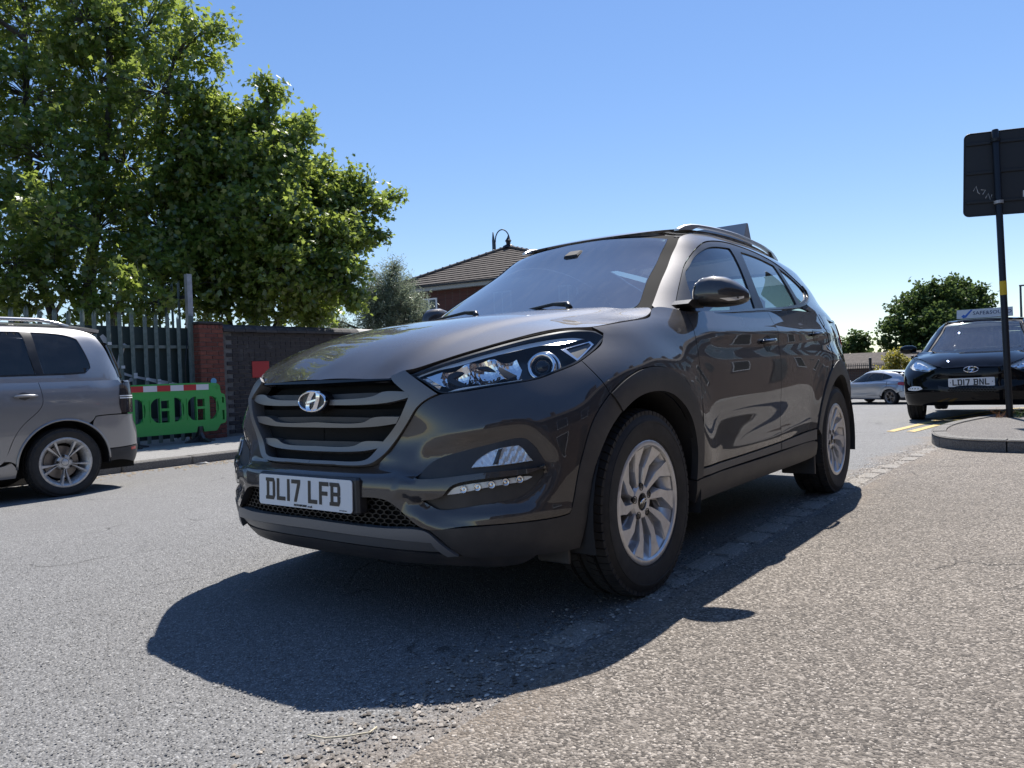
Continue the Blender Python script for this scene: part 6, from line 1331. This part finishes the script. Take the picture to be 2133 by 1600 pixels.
def leaf_shape(kind):
    if kind == 'maple':
        pts = [(0, 0)]; tips = [(-118, .55), (-58, .92), (0, 1.08), (58, .92), (118, .55)]; val = [(-88, .46), (-30, .50), (30, .50), (88, .46)]
        seq = []
        for i, t in enumerate(tips):
            seq.append(t)
            if i < 4: seq.append(val[i])
        ring = [(math.sin(math.radians(a))*r*.55, .45+math.cos(math.radians(a))*r*.55) for a, r in seq]
        V = [(0, .30, 0)]+[(x, y, -.10*abs(x)) for x, y in ring]+[(0, -.02, 0)]; n = len(V)
        F = [(0, i+1, i) for i in range(1, n-2)]+[(0, n-1, n-2), (0, 1, n-1)]; return np.array(V), np.array(F)
    if kind == 'narrow': return np.array([(0, 0, 0), (.10, .5, .02), (0, 1, -.05), (-.10, .5, .02)]), np.array([(0, 1, 2), (0, 2, 3)])
    return np.array([(0, 0, 0), (.38, .35, -.05), (.28, .85, -.08), (0, 1, -.02), (-.32, .75, -.1), (-.36, .3, -.04)]), np.array([(0, 1, 2), (0, 2, 3), (0, 3, 4), (0, 4, 5)])
def foliage(name, C, size, kind, mat, parent, seed, up=.6, face=None):
    """C: twig centres (n,3) with per twig leaf clouds already spread"""
    r = np.random.default_rng(seed); n = len(C); V, F = leaf_shape(kind); s = size*r.uniform(.6, 1.25, n)
    nz = r.normal(0, 1, (n, 3))*.75+np.array([0, 0, up]); nz /= np.linalg.norm(nz, axis=1)[:, None]
    t = r.normal(0, 1, (n, 3))+np.array([0, 0, -.5]); t -= nz*(t*nz).sum(1)[:, None]; t /= np.linalg.norm(t, axis=1)[:, None]; b = np.cross(t, nz)
    X = C[:, None]+s[:, None, None]*(V[None, :, 0, None]*b[:, None]+V[None, :, 1, None]*t[:, None]+V[None, :, 2, None]*nz[:, None]); m_ = len(V)
    idx = (np.arange(n)[:, None, None]*m_+F[None]).reshape(-1); me = bpy.data.meshes.new(name); me.vertices.add(n*m_); me.vertices.foreach_set('co', X.ravel()); me.loops.add(len(idx)); me.loops.foreach_set('vertex_index', idx)
    k = len(idx)//3; me.polygons.add(k); me.polygons.foreach_set('loop_start', np.arange(0, k*3, 3)); me.polygons.foreach_set('loop_total', np.full(k, 3)); me.update(calc_edges=True)
    return link(name, me, mat, parent)
def tree(name, label, cat, base, stems, lobes, n, size, kind, mat, seed, spread=.15, twigs=True, up=.6, group=None, shell=.55):
    """stems: list of trunk paths; lobes: (x,y,z,r) in world; leaves gathered in sprays at branch tips"""
    r = np.random.default_rng(seed); root = empty(name, base); tag(root, label, cat, group); o = np.array(base, float); L = np.array(lobes, float)
    b = B()
    for st, rad in stems: b.tube([tuple(np.array(p)-o) for p in st], list(np.linspace(rad, rad*.35, len(st))), 8)
    b.done('trunk', 'bark', root, smooth=True)
    sp = np.array([p for st, _ in stems for p in crv3(st)])
    vol = L[:, 3]**2.2; cnt = np.maximum((vol/vol.sum()*n).astype(int), 30); pts = []; br = B()
    for (x, y, z, R), c in zip(L, cnt):
        cen = np.array([x, y, z]); k = np.argmin(np.linalg.norm(sp-cen, axis=1)-.25*(cen[2]-sp[:, 2])); a = sp[k]; mid = (a+cen)/2+np.array([0, 0, .12*np.linalg.norm(cen-a)])
        br.tube([tuple(q-o) for q in (a, mid, cen)], [.045*R**.5+.01, .03*R**.5+.006, .012], 5)
        nt = max(4, int(c/22)); d = r.normal(0, 1, (nt, 3)); d /= np.linalg.norm(d, axis=1)[:, None]; q = cen+d*(R*r.uniform(shell, 1.08, nt)**.8)[:, None]*np.array([1, 1, .88])
        for j in range(nt):
            m_ = r.integers(14, 30); dirn = d[j]+np.array([0, 0, .15]); tt = r.uniform(-.55, .75, m_)
            pts.append(q[j]+dirn*tt[:, None]*spread*1.7+np.clip(r.normal(0, spread*.5, (m_, 3)), -spread*.8, spread*.8))
            if twigs and j % 2 == 0: br.tube([tuple(cen+(q[j]-cen)*.15-o), tuple((cen+q[j])/2-o+np.array([0, 0, .05])), tuple(q[j]+d[j]*spread-o)], [.011, .008, .003], 4, cap=False)
    br.done('branches', 'bark', root)
    C = np.vstack(pts)-o; f = foliage('crown', C, size, kind, mat, root, seed, up); f['kind'] = 'stuff'; return root
def crv3(st):
    p = np.array(st, float); t = np.arange(len(p)); q = np.linspace(0, len(p)-1, 12*len(p)); return np.stack([np.interp(q, t, p[:, k]) for k in range(3)], 1)
LOBES = {
 'T1': [(-4.26, -15.35, 8.54, 1.11), (-4.52, -13.34, 8.21, 1.04), (-5.72, -13.42, 8.45, 1.11), (-5.83, -11.61, 7.84, 0.57), (-6.17, -11.16, 7.96, 0.33), (-3.57, -13.73, 6.54, 1.1), (-5.07, -14.25, 7.28, 1.21), (-5.33, -12.24, 6.73, 1.04), (-5.84, -11.57, 6.51, 0.47), (-6.3, -11.81, 7.57, 0.39), (-3.54, -12.93, 5.09, 1.15), (-5.14, -13.31, 5.49, 1.27), (-5.69, -11.75, 5.38, 0.76), (-3.08, -12.69, 3.85, 1.02), (-4.27, -12.77, 3.93, 1.19), (-5.25, -12.31, 4.08, 0.95), (-2.84, -12.16, 2.75, 0.66), (-3.57, -11.52, 2.74, 0.58), (-3.77, -10.26, 2.62, 0.44), (-2.62, -12.43, 2.36, 0.33)],
 'T2': [(-6.91, -10.85, 6.71, 0.37), (-6.76, -11.02, 6.13, 0.44), (-6.8, -11.78, 5.92, 0.6), (-6.31, -11.59, 4.99, 0.88), (-6.54, -10.46, 5.11, 0.75), (-7.43, -10.36, 6.12, 0.29), (-6.99, -10.41, 5.76, 0.38), (-7.83, -10.78, 5.01, 0.71), (-8.47, -10.23, 5.08, 0.41), (-8.06, -10.31, 4.66, 0.56), (-6.32, -10.23, 4.01, 0.92), (-7.59, -9.95, 3.85, 0.73), (-8.7, -9.76, 4.62, 0.29), (-9.14, -9.66, 4.81, 0.19), (-8.39, -9.82, 4.03, 0.4), (-5.97, -11.18, 3.16, 0.85), (-6.59, -10.06, 3.09, 0.84), (-7.35, -9.56, 3.0, 0.57), (-7.58, -9.37, 2.43, 0.27), (-6.34, -10.68, 2.39, 0.47), (-7.31, -10.45, 2.42, 0.49), (-5.77, -11.43, 2.42, 0.38)],
 'SH': [(-10.77, -11.64, 3.17, 0.6), (-10.43, -12.08, 2.83, 0.46), (-11.04, -11.27, 2.67, 0.54), (-10.85, -11.53, 3.64, 0.24), (-10.39, -11.63, 2.43, 0.59), (-10.96, -10.88, 2.25, 0.33), (-9.94, -12.72, 2.26, 0.36), (-9.65, -13.09, 2.37, 0.3)],
 'FT': [(-65.84, -6.92, 5.16, 1.89), (-64.56, -8.6, 4.48, 1.7), (-68.37, -5.24, 4.95, 1.73), (-62.71, -9.35, 2.79, 1.42), (-63.15, -7.11, 2.66, 2.12), (-67.37, -4.86, 2.98, 1.7), (-67.7, -6.13, 6.15, 1.16), (-65.06, -7.96, 5.97, 0.95)],
 'ST': [(-63.89, -12.75, 2.56, 0.78), (-63.52, -13.23, 2.07, 0.7), (-64.1, -12.46, 1.64, 0.55)],
 'BU': [(-39.33, -5.39, 1.03, 0.43), (-39.13, -5.64, 0.68, 0.34), (-39.49, -5.17, 0.54, 0.38)],
}
EX1 = [(-2.4, -11.6, 3.0, .6), (-1.6, -12.0, 2.6, .6), (-4.6, -11.4, 3.0, .7), (-3.0, -11.4, 3.7, .7), (-5.2, -11.2, 2.8, .6), (-4.2, -11.0, 2.3, .45), (-3.2, -11.1, 2.2, .4), (-1.2, -13.6, 3.6, 1.1), (-.4, -13.2, 5.2, 1.2), (-1.8, -14.2, 6.6, 1.3), (.6, -13.8, 4.0, 1.1), (1.4, -13.4, 5.8, 1.3), (-2.2, -14.6, 8.4, 1.2), (-.6, -14.2, 8.2, 1.4), (1.6, -14.2, 7.8, 1.3), (-3.4, -15.0, 9.8, 1.2), (-5.2, -14.0, 9.7, 1.0), (-1.4, -14.5, 10.0, 1.3)]
g0 = -.05
tree('maple_tree', 'tall maple rising out of frame behind the palisade fence at the left', 'tree', (-4.3, -13.6, g0),
     [([(-4.3, -13.6, 0), (-4.35, -13.5, 2.4), (-4.6, -13.4, 4.6), (-4.9, -13.3, 6.6), (-5.0, -13.4, 9.2)], .15), ([(-4.3, -13.6, .6), (-5.0, -13.2, 3.0), (-5.4, -12.6, 5.2), (-5.6, -12.1, 7.4)], .10), ([(-4.2, -13.6, .8), (-3.5, -13.5, 3.2), (-3.5, -13.7, 5.8), (-3.9, -14.6, 8.6)], .11), ([(-4.2, -13.7, 1.), (-2.4, -13.7, 3.2), (-1.2, -13.8, 5.6), (-.6, -14, 8)], .10), ([(-2.4, -13.7, 2.8), (-.2, -13.6, 3.6), (1.2, -13.7, 5.8)], .06)],
     [(x, y, z, R_*.93) for x, y, z, R_ in LOBES['T1']]+EX1, 84000, .125, 'maple', 'maple_leaf', 21, shell=.45)
tree('maple_tree', 'spreading bushy maple overhanging the dark brick wall', 'tree', (-6.4, -11.4, g0),
     [([(-6.4, -11.4, 0), (-6.5, -11.3, 1.6), (-6.7, -11.1, 3.2), (-6.8, -10.9, 5.0), (-6.9, -10.9, 6.6)], .11), ([(-6.4, -11.4, .5), (-7.0, -11.0, 2.2), (-7.7, -10.4, 3.6), (-8.4, -10.0, 4.4), (-9.0, -9.7, 4.75)], .07), ([(-6.4, -11.4, .5), (-6.1, -11.4, 2.4), (-6.2, -11.5, 4.4), (-6.8, -11.6, 5.8)], .07), ([(-6.5, -11.3, 1.4), (-7.0, -10.2, 2.6), (-7.4, -9.7, 3.4)], .05)],
     [(x, y, z, R_*.93) for x, y, z, R_ in LOBES['T2']]+[(-6.3, -11.9, 6.1, .7), (-6.0, -12.0, 5.2, .8), (-5.9, -11.9, 4.3, .8), (-5.6, -11.6, 3.4, .7), (-7.4, -11.2, 3.6, .8), (-7.7, -10.9, 2.7, .6)], 60000, .125, 'maple', 'maple_leaf', 22, shell=.4)
tree('silver_shrub', 'silvery grey-green shrub behind the wall beside the house roof', 'shrub', (-10.6, -11.7, g0),
     [([(-10.6, -11.7, 0), (-10.6, -11.7, 1.5), (-10.7, -11.6, 2.8)], .06), ([(-10.5, -11.7, .3), (-10.3, -11.9, 2.0)], .04), ([(-10.6, -11.6, .3), (-11.0, -11.2, 2.2)], .04)],
     LOBES['SH']+[(-10.5, -11.8, 1.8, .6), (-11.1, -11.1, 1.7, .5), (-9.8, -12.6, 1.6, .5)], 42000, .085, 'narrow', 'silver_leaf', 23, spread=.12, twigs=True, up=.3, shell=.35)
tree('broad_tree', 'broad dark green tree with rounded crown behind the black hatchback', 'tree', (-65.5, -7.0, -1.0),
     [([(-65.5, -7, -1), (-65.4, -7, 1.0), (-65.3, -7.2, 3.2)], .45), ([(-65.5, -7, 0), (-66.5, -6.3, 3.5)], .3)],
     [(x, y, z, R_*1.02) for x, y, z, R_ in LOBES['FT']]+[(-64.5, -8.6, 1.6, 1.6), (-65, -6.2, 1.5, 1.7), (-67, -4.6, 1.6, 1.5)], 30000, .26, 'broad', 'dark_leaf', 24, spread=.34, twigs=False, shell=.6)
tree('slim_tree', 'small pale tree beyond the SUV tail lamp', 'tree', (-63.9, -12.9, -1.0), [([(-63.9, -12.9, -1), (-63.9, -12.8, 1.8)], .12)], LOBES['ST'], 2600, .22, 'broad', 'dark_leaf', 25, spread=.25, twigs=True)
tree('roadside_bush', 'yellow-green bush growing through the far railings', 'shrub', (-39.4, -5.4, -.85), [([(-39.4, -5.4, -.85), (-39.4, -5.4, .3)], .05)], LOBES['BU']+[(-39.2, -5.9, .1, .5), (-39.6, -4.8, 0, .5)], 3200, .11, 'broad', 'yellow_leaf', 26, spread=.14, twigs=False)
tree('roadside_bush', 'low dark hedge mass at the foot of the broad tree', 'shrub', (-58, -6, -1.), [([(-58, -6, -1), (-58, -6, .5)], .1)], [(-58, -9.0, .2, 1.1), (-58.6, -7.2, .3, 1.2), (-59, -5.4, .2, 1.2), (-59.5, -3.4, .3, 1.2), (-60, -1.6, .2, 1.2)], 5000, .25, 'broad', 'dark_leaf', 27, spread=.3, twigs=False)
r = np.random.default_rng(31); n_ = 22000; a_ = np.radians(r.uniform(172, 268, n_)); d_ = r.uniform(74, 96, n_); top = 1.3+.7*np.sin(np.degrees(a_)*.9)+.5*np.sin(np.degrees(a_)*2.3+1)
C_ = np.stack([np.cos(a_)*d_, np.sin(a_)*d_, -1.2+(top+1.2)*r.uniform(0, 1, n_)**.7], 1); o = foliage('distant_hedge', C_, .55, 'broad', 'dark_leaf', None, 32); tag(o, 'low distant hedge line closing off the horizon', 'hedge', kind='stuff')
# weeds round the sign post
simple('weed', (.10, .16, .03), .7); simple('weed_dry', (.30, .14, .05), .8)
for (mt, lab, sd_, dy) in (('weed', 'green weeds at the foot of the sign post', 4, .09), ('weed_dry', 'reddish dry weeds at the foot of the sign post', 6, -.10)):
    r = np.random.default_rng(sd_); b = B()
    for i in range(34):
        a = r.uniform(0, 6.28); d = r.uniform(.01, .07); x, y = -8.46+math.cos(a)*d, 1.45+dy+math.sin(a)*d; lx, ly, h = r.normal(0, .05), r.normal(0, .06), r.uniform(.05, .16)
        b.add([(x-.004, y, .10), (x+.004, y+.004, .10), (x+lx*.6+.003, y+ly*.6, .10+h*.7), (x+lx, y+ly, .10+h), (x+lx*.6-.003, y+ly*.6, .10+h*.7)], [(0, 1, 2, 3, 4)])
    o = b.done('weeds', mt); tag(o, lab, 'weeds')
# a wisp of high cloud low in the sky
